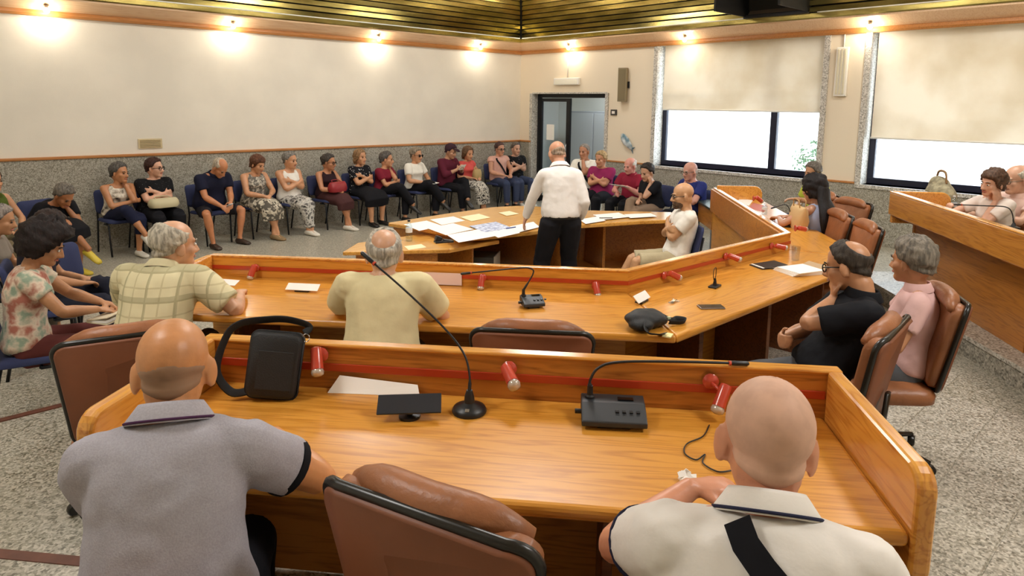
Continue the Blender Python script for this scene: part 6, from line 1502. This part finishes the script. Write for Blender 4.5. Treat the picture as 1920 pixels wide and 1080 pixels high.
b = at(832, 455, ZU+.010); t = empty('desk_clip', b, R(-20), 'black clip shaped device at the near edge of the central table', 'device')
MB().box((0, 0, .012), (.18, .08, .02)).build('base', M_blkp, t, bevel=.004); MB().box((-.05, .01, .04), (.06, .06, .05), rotm((0, 1, 0), 25)).build('jaw', M_blkp, t, bevel=.006); MB().box((.03, 0, .024), (.07, .05, .012), rotm((0, 1, 0), 10)).build('lever', M_con, t, bevel=.003)
bottle(at(767, 452, ZL), 'water bottle on the lower left leaf of the central table', .035, .22, '20222c')
sheet('small clear sleeve in front of the water bottle on the lower leaf', [(758, 462), (790, 458), (800, 464), (766, 469)], ZL, mat('paper_cream', 'f0e2b8', .7))
b = at(892, 474, .45)*vec(1, 1, 0); t = empty('computer_case', b, R(-52), 'grey computer case with pale sides under the central table', 'computer')
MB().span((-.24, -.16, 0), (.24, .16, .44)).build('case', mat('pc_dark', '4b4c48', .5), t, bevel=.006); MB().span((-.25, -.165, 0), (-.235, .165, .45)).build('side_panel', mat('pc_light', 'c9c3b6', .5), t, bevel=.003); MB().span((.235, -.165, 0), (.25, .165, .45)).build('side_panel', mat('pc_light', 'c9c3b6', .5), t, bevel=.003)
MB().span((-.2, -.166, .30), (.1, -.16, .36)).build('drive_bay', M_blkp, t)

# ================================================================== things held by the public
def hold(sub, name, local, ang, label, cat, builder):
    o = PERS[who(sub)]; p = local_world(o, local); t = empty(name, p, o.rotation_euler.z+R(ang), label, cat); builder(t); return t
def bagb(w, d, h, m_, hm=None):
    def f(t):
        MB().loft([(vec(0, 0, 0), vec(w*.9, 0, 0), vec(0, d*.9, 0)), (vec(0, 0, h*.3), vec(w, 0, 0), vec(0, d, 0)), (vec(0, 0, h*.75), vec(w*.95, 0, 0), vec(0, d*.8, 0)), (vec(0, 0, h), vec(w*.85, 0, 0), vec(0, d*.45, 0))], 20, 3.0).build('bag_body', m_, t, smooth='auto', angle=60)
        MB().tube(smooth_pts([(-w*.5, 0, h*.95), (-w*.4, -d*.6, h*1.15), (w*.4, -d*.6, h*1.15), (w*.5, 0, h*.95)]), .007, 8).build('handle', hm or m_, t, smooth=True)
    return f
hold('cream handbag', 'handbag', (.02, .33, .63), 0, 'large cream handbag on the lap of the woman in the black T-shirt', 'bag', bagb(.20, .12, .12, mat('bag_cream', 'c0b692', .6)))
hold('red handbag', 'handbag', (.03, .30, .63), 0, 'dark red handbag on the lap of the woman in the dark vest top', 'bag', bagb(.18, .10, .16, mat('bag_red', '8e1f26', .4)))
hold('coral top', 'handbag', (-.06, .26, .64), 0, 'round beige straw bag on the lap of the woman in coral', 'bag', bagb(.10, .07, .18, mat('bag_straw', 'b39a68', .9, bump=.5, bscale=80)))
hold('bent forward', 'handbag', (.17, .05, .60), 0, 'small yellow bag beside the woman in black bent forward', 'bag', bagb(.07, .06, .13, mat('bag_yellow', 'b0a42e', .6)))
def sheetb(w, h, tilt=0):
    def f(t): MB().box((0, 0, 0), (w, h, .003), rotm((1, 0, 0), tilt)).build('sheet', M_paper, t)
    return f
hold('sunglasses with crossed', 'paper_sheet', (.0, .36, .66), 8, 'white sheets on the lap of the woman with sunglasses', 'paper', sheetb(.21, .28, -6))
hold('maroon shirt', 'paper_sheet', (.02, .40, .90), 0, 'white leaflet held by the man in the dark cap', 'paper', sheetb(.15, .12, 55))
hold('crimson', 'paper_sheet', (-.06, .42, .80), 0, 'pale folder held by the man in crimson', 'paper', sheetb(.30, .20, 15))
hold('navy polo', 'mobile_phone', (.02, .50, .60), 0, 'small phone in the hands of the man in the navy polo', 'phone', lambda t: [MB().box((0, 0, 0), (.07, .14, .01), rotm((1, 0, 0), 30)).build('phone_body', mat('phone_silver', 'c8c8cc', .3), t, bevel=.003), MB().box(rotm((1, 0, 0), 30)@vec(0, 0, .0055), (.06, .125, .001), rotm((1, 0, 0), 30)).build('screen', mat('phone_glass', '2a221e', .12), t)])
def book(t):
    MB().box((0, 0, .006), (.15, .22, .008), rotm((0, 1, 0), 3)).build('cover', mat('book_cover', 'd9cdb0', .5), t, bevel=.002); MB().box((0, 0, .018), (.14, .21, .016)).build('pages', M_paper, t); MB().box((0, 0, .034), (.15, .22, .008), rotm((0, 1, 0), -10)).build('cover', mat('book_cover', 'd9cdb0', .5), t, bevel=.002)
hold('curly mop', 'notebook', (.06, .46, .64), 50, 'cream notebook on the lap of the curly haired woman', 'notebook', book)
bake()
